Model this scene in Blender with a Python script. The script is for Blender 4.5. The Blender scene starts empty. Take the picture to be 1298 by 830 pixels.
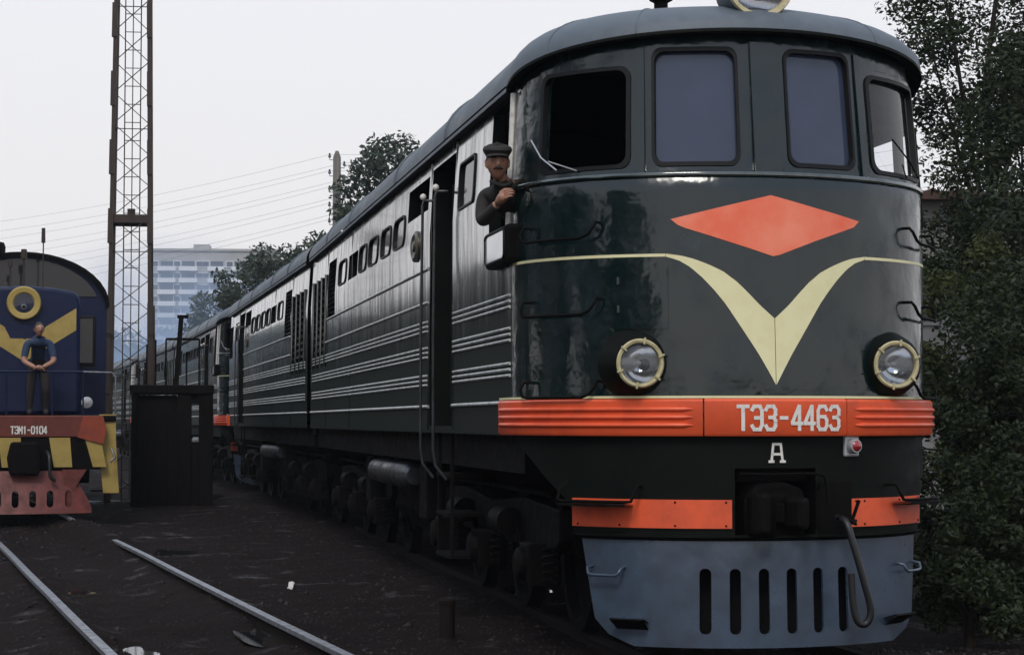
import bpy, bmesh, math, random
import numpy as np
from mathutils import Vector, Matrix
random.seed(7)
S = bpy.context.scene
COL = S.collection
R = math.radians
PI = math.pi

# ------------------------------------------------------------------ camera
FPX, PW, PH = 2500.0, 1298, 830
HEAD = R(11.1); PITCH = math.atan((534 - 415) / FPX)
CAMP = Vector((-4.25, -12.54, 1.6))
cd = bpy.data.cameras.new('camera'); cam = bpy.data.objects.new('camera', cd); COL.objects.link(cam)
cd.sensor_width = 36; cd.lens = 36 * FPX / PW; cd.clip_end = 5000; cd.clip_start = .1
cam.location = CAMP
cam.rotation_euler = (PI / 2 + PITCH, 0, -HEAD)
S.camera = cam
FWD = Vector((math.sin(HEAD), math.cos(HEAD), 0)); RGT = Vector((math.cos(HEAD), -math.sin(HEAD), 0))
def at(px, d, z=None, py=None):
    """point seen at photo column px, d metres ahead (level), at height z or on row py"""
    p = CAMP + FWD * d + RGT * (d * (px - PW / 2) / FPX)
    p.z = z if z is not None else 1.6 + (534 - py) * d / FPX
    return p

# ------------------------------------------------------------------ sky, sun, exposure
W = bpy.data.worlds.new('World'); S.world = W; W.use_nodes = True
nt = W.node_tree; N = nt.nodes; L = nt.links
bg = N['Background']; bg.inputs['Strength'].default_value = .1
sky = N.new('ShaderNodeTexSky'); sky.sky_type = 'NISHITA'; sky.sun_disc = False
SUN_EL, SUN_AZ = R(48), R(203)          # azimuth clockwise from +Y: behind the camera, to its left
sky.sun_elevation = SUN_EL; sky.sun_rotation = SUN_AZ
sky.air_density = 1; sky.dust_density = 3
tc = N.new('ShaderNodeTexCoord'); sep = N.new('ShaderNodeSeparateXYZ'); L.new(tc.outputs['Generated'], sep.inputs[0])
rp = N.new('ShaderNodeValToRGB'); L.new(sep.outputs['Z'], rp.inputs[0])
e = rp.color_ramp.elements
e[0].position = 0; e[0].color = (.98, .935, .925, 1)
e[1].position = .20; e[1].color = (.975, .965, .985, 1)
e2 = rp.color_ramp.elements.new(.5); e2.color = (.72, .83, 1.0, 1)
sc = N.new('ShaderNodeVectorMath'); sc.operation = 'SCALE'; sc.inputs['Scale'].default_value = 10; L.new(rp.outputs[0], sc.inputs[0])
mx = N.new('ShaderNodeMix'); mx.data_type = 'RGBA'; mx.inputs['Factor'].default_value = .9
L.new(sky.outputs[0], mx.inputs['A']); L.new(sc.outputs[0], mx.inputs['B'])
L.new(mx.outputs['Result'], bg.inputs['Color'])
sd = bpy.data.lights.new('sun', 'SUN'); sd.energy = 1.5; sd.angle = R(16); sd.color = (1, .95, .88)
so = bpy.data.objects.new('sun', sd); COL.objects.link(so)
sv = Vector((math.sin(SUN_AZ) * math.cos(SUN_EL), math.cos(SUN_AZ) * math.cos(SUN_EL), math.sin(SUN_EL)))
so.rotation_euler = (-sv).to_track_quat('-Z', 'Y').to_euler(); so.location = (-20, -30, 30)
S.view_settings.view_transform = 'Standard'; S.view_settings.look = 'None'
S.view_settings.exposure = 0.0; S.view_settings.gamma = 1

# ------------------------------------------------------------------ materials
def mat(name, col, rough=.6, metal=0, col2=None, scale=6, stretch=(1, 1, 1), rough2=None, bump=0, bscale=30, bdist=.01,
        lo=.35, hi=.7, coat=0, spec=.5, emit=None, detail=6):
    m = bpy.data.materials.new(name); m.use_nodes = True
    t = m.node_tree; n = t.nodes; l = t.links; p = n['Principled BSDF']
    p.inputs['Base Color'].default_value = (*col, 1); p.inputs['Roughness'].default_value = rough
    p.inputs['Metallic'].default_value = metal; p.inputs['Specular IOR Level'].default_value = spec
    if coat: p.inputs['Coat Weight'].default_value = coat; p.inputs['Coat Roughness'].default_value = .08
    tcn = n.new('ShaderNodeTexCoord')
    if col2 or rough2 is not None:
        mp = n.new('ShaderNodeMapping'); mp.inputs['Scale'].default_value = stretch; l.new(tcn.outputs['Object'], mp.inputs[0])
        nz = n.new('ShaderNodeTexNoise'); nz.inputs['Scale'].default_value = scale; nz.inputs['Detail'].default_value = detail
        nz.inputs['Roughness'].default_value = .65; l.new(mp.outputs[0], nz.inputs['Vector'])
        mr = n.new('ShaderNodeMapRange'); mr.inputs['From Min'].default_value = lo; mr.inputs['From Max'].default_value = hi
        l.new(nz.outputs['Fac'], mr.inputs['Value'])
        if col2:
            k = n.new('ShaderNodeMix'); k.data_type = 'RGBA'; k.inputs['A'].default_value = (*col, 1); k.inputs['B'].default_value = (*col2, 1)
            l.new(mr.outputs[0], k.inputs['Factor']); l.new(k.outputs['Result'], p.inputs['Base Color'])
        if rough2 is not None:
            r2 = n.new('ShaderNodeMapRange'); r2.inputs['To Min'].default_value = rough; r2.inputs['To Max'].default_value = rough2
            l.new(mr.outputs[0], r2.inputs['Value']); l.new(r2.outputs[0], p.inputs['Roughness'])
            if coat:
                r3 = n.new('ShaderNodeMapRange'); r3.inputs['To Min'].default_value = coat; r3.inputs['To Max'].default_value = 0
                l.new(mr.outputs[0], r3.inputs['Value']); l.new(r3.outputs[0], p.inputs['Coat Weight'])
    if bump:
        bn = n.new('ShaderNodeTexNoise'); bn.inputs['Scale'].default_value = bscale; bn.inputs['Detail'].default_value = 4
        l.new(tcn.outputs['Object'], bn.inputs['Vector'])
        b = n.new('ShaderNodeBump'); b.inputs['Strength'].default_value = bump; b.inputs['Distance'].default_value = bdist
        l.new(bn.outputs['Fac'], b.inputs['Height']); l.new(b.outputs[0], p.inputs['Normal'])
        if coat: l.new(b.outputs[0], p.inputs['Coat Normal'])
    if emit: p.inputs['Emission Color'].default_value = (*emit, 1); p.inputs['Emission Strength'].default_value = 1
    return m

def dull_lower(m):
    """duller, less glossy finish over the lower part of the body sides, with a ragged upper edge"""
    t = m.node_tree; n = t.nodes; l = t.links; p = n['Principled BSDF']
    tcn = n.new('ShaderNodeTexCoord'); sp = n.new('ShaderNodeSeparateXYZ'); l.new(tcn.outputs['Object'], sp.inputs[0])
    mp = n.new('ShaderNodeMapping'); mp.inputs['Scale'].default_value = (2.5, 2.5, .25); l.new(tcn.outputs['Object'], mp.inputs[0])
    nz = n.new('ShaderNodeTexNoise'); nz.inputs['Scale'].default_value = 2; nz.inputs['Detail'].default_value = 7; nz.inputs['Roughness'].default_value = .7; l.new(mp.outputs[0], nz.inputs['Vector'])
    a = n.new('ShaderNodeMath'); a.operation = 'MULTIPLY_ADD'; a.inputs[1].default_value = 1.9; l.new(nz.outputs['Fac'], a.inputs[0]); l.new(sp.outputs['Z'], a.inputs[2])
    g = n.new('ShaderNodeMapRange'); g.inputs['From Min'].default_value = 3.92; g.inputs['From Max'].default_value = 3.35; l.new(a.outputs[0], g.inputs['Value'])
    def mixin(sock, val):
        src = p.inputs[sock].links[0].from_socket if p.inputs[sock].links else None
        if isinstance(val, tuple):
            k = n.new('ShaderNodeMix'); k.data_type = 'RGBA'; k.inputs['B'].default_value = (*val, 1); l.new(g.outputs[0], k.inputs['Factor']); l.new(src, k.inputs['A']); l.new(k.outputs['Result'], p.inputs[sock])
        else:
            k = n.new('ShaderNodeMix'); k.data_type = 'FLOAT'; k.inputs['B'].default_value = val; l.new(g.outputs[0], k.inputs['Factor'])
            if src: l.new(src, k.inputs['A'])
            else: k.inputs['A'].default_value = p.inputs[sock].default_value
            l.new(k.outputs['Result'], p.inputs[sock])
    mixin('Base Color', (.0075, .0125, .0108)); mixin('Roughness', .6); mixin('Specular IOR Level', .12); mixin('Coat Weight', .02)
M = {}
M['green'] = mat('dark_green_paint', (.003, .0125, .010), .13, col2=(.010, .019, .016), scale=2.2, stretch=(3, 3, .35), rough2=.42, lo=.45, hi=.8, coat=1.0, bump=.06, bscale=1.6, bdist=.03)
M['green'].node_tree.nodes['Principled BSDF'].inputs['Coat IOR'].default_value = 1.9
dull_lower(M['green'])  # lower body sides go duller and lose their gloss
M['front'] = mat('dented_green_paint', (.0020, .0090, .0098), .14, col2=(.008, .0175, .022), scale=3.0, stretch=(1.2, 1.2, .8), rough2=.38, lo=.46, hi=.72, coat=.35, spec=.5, bump=.42, bscale=1.9, bdist=.06)
M['darkgreen'] = mat('dull_green_steel', (.0026, .0048, .0036), .5, col2=(.006, .0060, .0050), scale=5, rough2=.75, spec=.10, bump=.1)
M['trim'] = mat('pale_trim', (.50, .52, .51), .3, col2=(.16, .17, .17), scale=7, rough2=.5, lo=.45, hi=.75)  # pale tone of the side mouldings and ribs
M['sideglass'] = mat('sky_mirroring_side_glass', (.012, .014, .016), .04, spec=.8, coat=1)
M['roof'] = mat('sooty_roof_paint', (.070, .088, .108), .45, col2=(.115, .135, .160), scale=3, stretch=(2, .6, 2), rough2=.7, bump=.15, bscale=9)
M['black'] = mat('greasy_black_steel', (.003, .0026, .0026), .55, col2=(.007, .006, .0055), scale=9, rough2=.8, spec=.06, bump=.2, bscale=40)
M['gasket'] = mat('black_rubber', (.008, .008, .009), .5, spec=.2)
M['void'] = mat('dark_lining_and_slot_shade', (.008, .008, .008), .9, spec=.05)  # cab lining and opening backs; also the shade sheet behind the plough slots
M['orange'] = mat('orange_enamel', (.78, .105, .035), .34, col2=(.48, .062, .024), scale=4, rough2=.6, lo=.45, hi=.85, detail=10, bump=.06, bscale=12)
M['diamond'] = mat('faded_orange_enamel', (.80, .13, .055), .40, col2=(.86, .24, .14), scale=3.0, rough2=.5, bump=.08, bscale=3)
M['cream'] = mat('cream_line_paint', (.76, .71, .42), .42, col2=(.68, .60, .32), scale=6, rough2=.55, lo=.45, hi=.8, bump=.08, bscale=3)
M['white'] = mat('chalky_white_paint', (.72, .69, .64), .5, col2=(.45, .40, .36), scale=30, lo=.5, hi=.8)
M['rim'] = mat('yellowed_rim_paint', (.50, .44, .25), .4, col2=(.25, .20, .10), scale=18, lo=.45, hi=.8)
M['grey'] = mat('worn_grey_blue_steel', (.046, .068, .105), .26, spec=.5, coat=.3, col2=(.018, .026, .038), scale=3.2, rough2=.5, lo=.4, hi=.75, bump=.3, bscale=3)
M['bright'] = mat('bare_worn_steel', (.22, .23, .25), .35, metal=.6, col2=(.08, .08, .09), scale=12, rough2=.6)
M['post'] = mat('worn_dark_handrail', (.06, .065, .07), .3, metal=.3, col2=(.02, .022, .024), scale=10)
M['chrome'] = mat('silvered_reflector', (.75, .75, .76), .12, metal=1)
M['mirror'] = mat('pale_glass_panel', (.80, .80, .82), .15, spec=.8, coat=1)
M['red'] = mat('red_lamp_glass', (.30, .02, .03), .1, coat=.5)
M['silverp'] = mat('aluminium_paint', (.45, .46, .48), .4, metal=.4)
M['reservoir'] = mat('dirty_aluminium_paint', (.07, .075, .085), .28, metal=.5, col2=(.012, .012, .012), scale=6, rough2=.7)
M['blue'] = mat('deep_blue_paint', (.004, .009, .040), .35, col2=(.008, .014, .045), scale=4, rough2=.6, spec=.2, coat=.12, bump=.08, bscale=4)
M['yellow'] = mat('faded_yellow_paint', (.38, .27, .070), .5, col2=(.27, .18, .04), scale=4, rough2=.65, lo=.45, hi=.8)
M['redbeam'] = mat('dull_red_paint', (.15, .024, .012), .5, col2=(.08, .017, .010), scale=4, rough2=.65)
M['redplow'] = mat('chalky_red_paint', (.165, .032, .025), .55, col2=(.07, .015, .010), scale=6, rough2=.7)
M['rust'] = mat('brown_painted_angle_iron', (.022, .013, .009), .65, col2=(.038, .022, .014), scale=8)
M['rail'] = mat('worn_rail_head', (.30, .31, .34), .32, metal=.5, col2=(.12, .12, .13), scale=14, rough2=.55)
M['railside'] = mat('rusty_rail_web', (.012, .009, .008), .85, spec=.1)
M['wood'] = mat('tarred_timber', (.004, .0034, .003), .85, spec=.06, col2=(.011, .009, .008), scale=3, stretch=(8, 8, .6), bump=.3, bscale=20)
M['pole'] = mat('weathered_pole_wood', (.12, .105, .09), .8, col2=(.20, .18, .16), scale=3, stretch=(8, 8, .4))
M['porcelain'] = mat('insulator_porcelain', (.05, .05, .055), .2)
M['skin'] = mat('skin', (.34, .17, .115), .5)
M['hair'] = mat('dark_hair', (.018, .013, .010), .6, bump=.4, bscale=90)
M['jacket'] = mat('dark_cloth', (.016, .014, .013), .85, col2=(.026, .022, .020), scale=14, bump=.3, bscale=25)
M['shirt'] = mat('blue_work_shirt', (.016, .032, .075), .8, col2=(.022, .044, .095), scale=12, bump=.3, bscale=25)
M['trouser'] = mat('brown_black_cloth', (.020, .014, .012), .85, bump=.3, bscale=20)
M['eye'] = mat('dark_eye', (.02, .015, .012), .2)
M['concrete'] = mat('pale_panel_concrete', (.40, .38, .36), .85, col2=(.32, .31, .30), scale=.3)
M['balcony'] = mat('white_balcony_panel', (.75, .75, .76), .7)
M['winfar'] = mat('far_window_glass', (.03, .035, .045), .15)
M['brick'] = mat('red_brown_sheet_roof', (.10, .045, .03), .7, col2=(.06, .03, .022), scale=3)
M['plaster'] = mat('grey_plaster', (.30, .29, .28), .8, col2=(.2, .19, .18), scale=2)
M['stone'] = mat('dark_pebble', (.014, .012, .012), .8, spec=.15, col2=(.05, .046, .046), scale=2)
M['paper'] = mat('scrap_paper', (.6, .58, .55), .8)
M['wire'] = mat('wire', (.05, .05, .055), .5)
M['bark'] = mat('bark', (.016, .013, .011), .9, spec=.1, col2=(.034, .029, .024), scale=8, stretch=(4, 4, .6), bump=.4)
M['rubber'] = mat('brake_hose_rubber', (.012, .012, .013), .45)
M['badge'] = mat('cast_badge_metal', (.10, .085, .06), .4, metal=.6, bump=.5, bscale=45)

def glass(name, tint, film, film_col, rough=.03):
    m = bpy.data.materials.new(name); m.use_nodes = True; t = m.node_tree; n = t.nodes; l = t.links
    n.remove(n['Principled BSDF']); out = n['Material Output']
    tr = n.new('ShaderNodeBsdfTransparent'); tr.inputs[0].default_value = (*tint, 1)
    gl = n.new('ShaderNodeBsdfGlossy'); gl.inputs['Roughness'].default_value = rough
    fr = n.new('ShaderNodeFresnel'); fr.inputs[0].default_value = 1.55
    df = n.new('ShaderNodeBsdfDiffuse'); df.inputs[0].default_value = (*film_col, 1)
    nz = n.new('ShaderNodeTexNoise'); nz.inputs['Scale'].default_value = 3; nz.inputs['Detail'].default_value = 5
    tcn = n.new('ShaderNodeTexCoord'); l.new(tcn.outputs['Object'], nz.inputs['Vector'])
    mr = n.new('ShaderNodeMapRange'); mr.inputs['From Min'].default_value = .3; mr.inputs['From Max'].default_value = .7
    mr.inputs['To Min'].default_value = film * .82; mr.inputs['To Max'].default_value = film; l.new(nz.outputs['Fac'], mr.inputs['Value'])
    a = n.new('ShaderNodeMixShader'); l.new(mr.outputs[0], a.inputs[0]); l.new(tr.outputs[0], a.inputs[1]); l.new(df.outputs[0], a.inputs[2])
    b = n.new('ShaderNodeMixShader'); l.new(fr.outputs[0], b.inputs[0]); l.new(a.outputs[0], b.inputs[1]); l.new(gl.outputs[0], b.inputs[2])
    l.new(b.outputs[0], out.inputs['Surface']); return m
M['dust_sky_glass'] = glass('dusty_sky_tint_glass', (.5, .5, .55), .9, (.050, .064, .112))  # blue-lavender in the dust layer stands in for reflected sky
M['clear'] = glass('clear_pane_glass', (.9, .92, .95), .04, (.3, .3, .33))
M['darkglass'] = glass('sooty_side_glass', (.25, .27, .3), .3, (.06, .06, .065), .05)
M['lens'] = glass('ribbed_lens_glass', (.85, .88, .92), .12, (.4, .42, .45), .1)

def leafmat(name, c1, c2):
    m = bpy.data.materials.new(name); m.use_nodes = True; t = m.node_tree; n = t.nodes; l = t.links
    p = n['Principled BSDF']; p.inputs['Roughness'].default_value = .5; p.inputs['Specular IOR Level'].default_value = .2
    g = n.new('ShaderNodeNewGeometry'); k = n.new('ShaderNodeMix'); k.data_type = 'RGBA'
    k.inputs['A'].default_value = (*c1, 1); k.inputs['B'].default_value = (*c2, 1)
    l.new(g.outputs['Random Per Island'], k.inputs['Factor']); l.new(k.outputs['Result'], p.inputs['Base Color'])
    tl = n.new('ShaderNodeBsdfTranslucent'); l.new(k.outputs['Result'], tl.inputs[0])
    a = n.new('ShaderNodeMixShader'); a.inputs[0].default_value = .25
    l.new(p.outputs[0], a.inputs[1]); l.new(tl.outputs[0], a.inputs[2]); l.new(a.outputs[0], n['Material Output'].inputs['Surface']); return m
M['leafA'] = leafmat('dark_leaf', (.012, .019, .009), (.034, .048, .018))
M['leafB'] = leafmat('yellowish_leaf', (.028, .038, .010), (.070, .080, .022))
M['leafHaze'] = leafmat('hazed_leaf', (.042, .058, .046), (.085, .105, .075))  # leaves of the far trees, distance haze put into their lighter colour

def groundmat():
    m = bpy.data.materials.new('oily_dirt'); m.use_nodes = True; t = m.node_tree; n = t.nodes; l = t.links
    p = n['Principled BSDF']; tcn = n.new('ShaderNodeTexCoord')
    def noise(s, d=8, r=.6):
        z = n.new('ShaderNodeTexNoise'); z.inputs['Scale'].default_value = s; z.inputs['Detail'].default_value = d; z.inputs['Roughness'].default_value = r
        l.new(tcn.outputs['Object'], z.inputs['Vector']); return z.outputs['Fac']
    def ramp(f, a, b):
        r = n.new('ShaderNodeMapRange'); r.inputs['From Min'].default_value = a; r.inputs['From Max'].default_value = b; l.new(f, r.inputs['Value']); return r.outputs[0]
    def mix(f, a, b):
        k = n.new('ShaderNodeMix'); k.data_type = 'RGBA'; l.new(f, k.inputs['Factor'])
        for q, v in (('A', a), ('B', b)):
            if isinstance(v, tuple): k.inputs[q].default_value = (*v, 1)
            else: l.new(v, k.inputs[q])
        return k.outputs['Result']
    big = ramp(noise(.35), .4, .62); mid = ramp(noise(2.2), .38, .65); fine = ramp(noise(26, 10, .7), .35, .7)
    c = mix(big, (.006, .0042, .0038), (.013, .0090, .0086)); c = mix(mid, c, (.0125, .0066, .0040)); c2 = mix(fine, c, (.024, .019, .0195))
    c3 = n.new('ShaderNodeMix'); c3.data_type = 'RGBA'; c3.inputs['Factor'].default_value = .55; l.new(c, c3.inputs['A']); l.new(c2, c3.inputs['B'])
    l.new(c3.outputs['Result'], p.inputs['Base Color'])
    wet = ramp(noise(1.3, 10, .68), .58, .70)          # damp oily patches
    r = n.new('ShaderNodeMapRange'); r.inputs['To Min'].default_value = .85; r.inputs['To Max'].default_value = .33; l.new(wet, r.inputs['Value']); l.new(r.outputs[0], p.inputs['Roughness'])
    r = n.new('ShaderNodeMapRange'); r.inputs['To Min'].default_value = .04; r.inputs['To Max'].default_value = .22; l.new(wet, r.inputs['Value']); l.new(r.outputs[0], p.inputs['Specular IOR Level'])
    b = n.new('ShaderNodeBump'); b.inputs['Strength'].default_value = .8; b.inputs['Distance'].default_value = .035; l.new(noise(12, 12, .78), b.inputs['Height']); l.new(b.outputs[0], p.inputs['Normal'])
    return m
M['ground'] = groundmat()
M['water'] = mat('puddle_water', (.012, .012, .014), .06, spec=.6)

# ------------------------------------------------------------------ mesh helpers
class MB:
    def __init__(s): s.v = []; s.f = []
    def add(s, v, f):
        o = len(s.v); s.v += [tuple(p) for p in v]; s.f += [tuple(i + o for i in q) for q in f]; return s
    def box(s, x0, x1, y0, y1, z0, z1):
        v = [(x, y, z) for z in (z0, z1) for y in (y0, y1) for x in (x0, x1)]
        return s.add(v, [(0, 2, 3, 1), (4, 5, 7, 6), (0, 1, 5, 4), (2, 6, 7, 3), (0, 4, 6, 2), (1, 3, 7, 5)])
    def beam(s, a, b, w, h=None, up=(0, 0, 1)):
        h = h or w; a = Vector(a); b = Vector(b); d = (b - a).normalized(); u = Vector(up)
        if abs(d.dot(u)) > .95: u = Vector((0, 1, 0))
        x = d.cross(u).normalized(); y = x.cross(d)
        v = [p + x * i * w / 2 + y * j * h / 2 for p in (a, b) for i, j in ((-1, -1), (1, -1), (1, 1), (-1, 1))]
        return s.add(v, [(0, 1, 2, 3), (7, 6, 5, 4)] + [(i, 4 + i, 4 + (i + 1) % 4, (i + 1) % 4) for i in range(4)])
    def tube(s, pts, r, n=8, cap=True):
        pts = [Vector(p) for p in pts]; rr = r if isinstance(r, (list, tuple)) else [r] * len(pts); vs = []; u = None
        for i, p in enumerate(pts):
            d = (pts[min(i + 1, len(pts) - 1)] - pts[max(i - 1, 0)]).normalized()
            if u is None: u = d.orthogonal().normalized()
            u = (u - d * u.dot(d)).normalized(); w = d.cross(u)
            vs += [p + (u * math.cos(2 * PI * k / n) + w * math.sin(2 * PI * k / n)) * rr[i] for k in range(n)]
        fs = [(i * n + k, i * n + (k + 1) % n, (i + 1) * n + (k + 1) % n, (i + 1) * n + k) for i in range(len(pts) - 1) for k in range(n)]
        if cap: fs += [tuple(range(n))[::-1], tuple(range((len(pts) - 1) * n, len(pts) * n))]
        return s.add(vs, fs)
    def lathe(s, prof, o, axis, n=24):
        """prof: (radius, distance along axis)"""
        o = Vector(o); d = Vector(axis).normalized(); u = d.orthogonal().normalized(); w = d.cross(u); m = len(prof)
        vs = [o + d * h + (u * math.cos(2 * PI * k / n) + w * math.sin(2 * PI * k / n)) * r for k in range(n) for r, h in prof]
        fs = [(k * m + i, ((k + 1) % n) * m + i, ((k + 1) % n) * m + i + 1, k * m + i + 1) for k in range(n) for i in range(m - 1)]
        return s.add(vs, fs)
    def grid(s, fn, us, vs, skip=None, flip=False):
        nu, nv = len(us), len(vs)
        P = [fn(u, v) for u in us for v in vs]; fs = []
        for i in range(nu - 1):
            for j in range(nv - 1):
                if skip and skip((us[i] + us[i + 1]) / 2, (vs[j] + vs[j + 1]) / 2): continue
                q = (i * nv + j, (i + 1) * nv + j, (i + 1) * nv + j + 1, i * nv + j + 1)
                fs.append(q[::-1] if flip else q)
        return s.add(P, fs)
    def strip(s, A, B, closed=True):
        n = len(A); v = list(A) + list(B)
        return s.add(v, [(i, (i + 1) % n, n + (i + 1) % n, n + i) for i in range(n if closed else n - 1)])
    def prism(s, poly, fn, d0, d1):
        """poly of (u,v), fn(u,v,depth)"""
        n = len(poly); v = [fn(u, w, d0) for u, w in poly] + [fn(u, w, d1) for u, w in poly]
        return s.add(v, [tuple(range(n)), tuple(range(n, 2 * n))[::-1]] + [(i, n + i, n + (i + 1) % n, (i + 1) % n) for i in range(n)])
    def mesh(s, name, m, smooth=None):
        me = bpy.data.meshes.new(name); me.from_pydata(s.v, [], s.f)
        bm = bmesh.new(); bm.from_mesh(me); bmesh.ops.remove_doubles(bm, verts=bm.verts, dist=1e-5)
        bmesh.ops.recalc_face_normals(bm, faces=bm.faces); bm.to_mesh(me); bm.free()
        for x in (m if isinstance(m, list) else [m]): me.materials.append(x)
        if smooth is not None:
            me.polygons.foreach_set('use_smooth', [True] * len(me.polygons)); me.set_sharp_from_angle(angle=R(smooth))
        return me
    def build(s, name, m, parent=None, smooth=None, bevel=0, loc=None):
        o = bpy.data.objects.new(name, s.mesh(name, m, smooth)); COL.objects.link(o)
        if parent: o.parent = parent
        if loc is not None: o.location = loc
        if bevel: b = o.modifiers.new('b', 'BEVEL'); b.width = bevel; b.segments = 2; b.limit_method = 'ANGLE'
        return o
def tag(o, label, cat, group=None, kind=None):
    if label: o['label'] = label
    if cat: o['category'] = cat
    if group: o['group'] = group
    if kind: o['kind'] = kind
    return o
def thing(name, label, cat, loc=(0, 0, 0), rz=0, group=None):
    o = bpy.data.objects.new(name, None); COL.objects.link(o); o.location = loc; o.rotation_euler = (0, 0, rz); o.empty_display_size = .3
    return tag(o, label, cat, group)
def copy_tree(o, parent=None):
    c = o.copy(); COL.objects.link(c); c.parent = parent
    for ch in list(o.children): copy_tree(ch, c)
    return c
def spl(P, m=6):
    P = [Vector(p) for p in P]; Q = [P[0]] + P + [P[-1]]; out = []
    for a, b, c, d in zip(Q, Q[1:], Q[2:], Q[3:]):
        for i in range(m):
            t = i / m; out.append(.5 * ((2 * b) + (c - a) * t + (2 * a - 5 * b + 4 * c - d) * t * t + (3 * b - a - 3 * c + d) * t ** 3))
    return out + [P[-1]]
def lin(a, b, n): return [a + (b - a) * i / (n - 1) for i in range(n)]
def cuts(a, b, keys, step):
    """sorted coordinates from a to b that contain every key, no gap wider than step"""
    ks = sorted({round(k, 5) for k in list(keys) + [a, b] if a <= k <= b}); out = []
    for p, q in zip(ks, ks[1:]):
        n = max(1, math.ceil((q - p) / step)); out += [p + (q - p) * i / n for i in range(n)]
    return out + [ks[-1]]
def rrect(u0, u1, v0, v1, ru, rv=None, n=5):
    rv = rv or ru; P = []
    for cu, cv, a0 in ((u1 - ru, v1 - rv, 0), (u0 + ru, v1 - rv, 90), (u0 + ru, v0 + rv, 180), (u1 - ru, v0 + rv, 270)):
        P += [(cu + ru * math.cos(R(a0 + 90 * i / n)), cv + rv * math.sin(R(a0 + 90 * i / n))) for i in range(n + 1)]
    return P
def to_rect(P, u0, u1, v0, v1, n=5):
    """for each point of rrect(..., n): the point of the outer rectangle it joins (arc ends straight across, arc middles to the corner)"""
    out = []
    for q, (cu, cv) in enumerate(((u1, v1), (u0, v1), (u0, v0), (u1, v0))):
        for i in range(n + 1):
            u, v = P[q * (n + 1) + i]; on_u = (q % 2 == 0 and i == 0) or (q % 2 == 1 and i == n)
            out.append((cu, v) if on_u else (u, cv) if i in (0, n) else (cu, cv))
    return out
def densify(P, m=3):
    out = []
    for a, b in zip(P, P[1:] + P[:1]): out += [(a[0] + (b[0] - a[0]) * i / m, a[1] + (b[1] - a[1]) * i / m) for i in range(m)]
    return out
def window(fn, u0, u1, v0, v1, ru, rv, parent, fmat, pmat, mu, mv, lip=.03, depth=.05, name='window', pane=True, inset=.6):
    """rounded window in a rectangular hole u0..u1 x v0..v1 of the surface fn(u,v,offset); mu, mv = margins of the opening"""
    P = rrect(u0 + mu, u1 - mu, v0 + mv, v1 - mv, ru, rv); Q = densify(to_rect(P, u0, u1, v0, v1)); P = densify(P)
    b = MB(); b.strip([fn(u, v, 0) for u, v in Q], [fn(u, v, 0) for u, v in P]); b.strip([fn(u, v, 0) for u, v in P], [fn(u, v, -depth) for u, v in P])
    w = b.build(name, fmat, parent, 35)
    c = ((u0 + u1) / 2, (v0 + v1) / 2)
    def sc(k, o): return [fn(c[0] + (u - c[0]) * k, c[1] + (v - c[1]) * k, o) for u, v in P]
    g = MB(); k1 = 1 + lip / (v1 - v0) * 1.4; k2 = 1 - lip / (v1 - v0) * .8
    g.strip(sc(k1, .001), sc(k1, .012)); g.strip(sc(k1, .012), sc(k2, .012)); g.strip(sc(k2, .012), sc(k2, -.03)); g.build('gasket', M['gasket'], w, 40)
    if pane:
        pu = lin(u0 + mu * .5, u1 - mu * .5, 9); pv = lin(v0 + mv * .5, v1 - mv * .5, 5)
        MB().grid(lambda u, v: fn(u, v, -depth * inset), pu, pv).build('pane', pmat, w, 60)
    return w

# stroke lettering -------------------------------------------------
GL = {
 'T': [[(0, 1), (1, 1)], [(.5, 1), (.5, 0)]],
 'E': [[(0, .85), (.2, 1), (.8, 1), (1, .8), (1, .2), (.8, 0), (.2, 0), (0, .15)], [(.35, .5), (1, .5)]],
 '3': [[(0, .85), (.2, 1), (.8, 1), (1, .85), (1, .65), (.8, .52), (.4, .52)], [(.8, .52), (1, .38), (1, .15), (.8, 0), (.2, 0), (0, .15)]],
 '-': [[(.2, .5), (.8, .5)]],
 '4': [[(.75, 0), (.75, 1)], [(.7, 1), (0, .32), (0, .26), (1, .26)]],
 '6': [[(1, .85), (.8, 1), (.2, 1), (0, .8), (0, .15), (.2, 0), (.8, 0), (1, .15), (1, .4), (.8, .55), (0, .55)]],
 'M': [[(0, 0), (0, 1), (.5, .4), (1, 1), (1, 0)]],
 '1': [[(.25, .78), (.55, 1), (.55, 0)]],
 '0': [[(.2, 1), (.8, 1), (1, .8), (1, .2), (.8, 0), (.2, 0), (0, .2), (0, .8), (.2, 1)]],
 'A': [[(.05, 0), (.2, 1), (.8, 1), (.95, 0)], [(.12, .42), (.88, .42)], [(-.12, 0), (.2, 0)], [(.8, 0), (1.12, 0)]],
}
def letters(text, u0, u1, v0, v1, fn, th, gap=.35):
    b = MB(); k = 0; n = len(text); wd = (u1 - u0) / (n + gap * (n - 1)); h = v1 - v0
    for i, ch in enumerate(text):
        ox = u0 + i * wd * (1 + gap)
        for pl in GL[ch]:
            P = [Vector((ox + p[0] * wd, v0 + p[1] * h)) for p in pl]
            for a, c in zip(P, P[1:]):
                d = (c - a).normalized(); nn = Vector((-d.y, d.x)) * th / 2; a2 = a - d * th * .42; c2 = c + d * th * .42
                k = (k + 1) % 9; e = k * .0005          # strokes that cross lie a hair apart
                b.add([fn(*(a2 + nn), e), fn(*(c2 + nn), e), fn(*(c2 - nn), e), fn(*(a2 - nn), e)], [(0, 1, 2, 3)])
    return b

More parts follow.
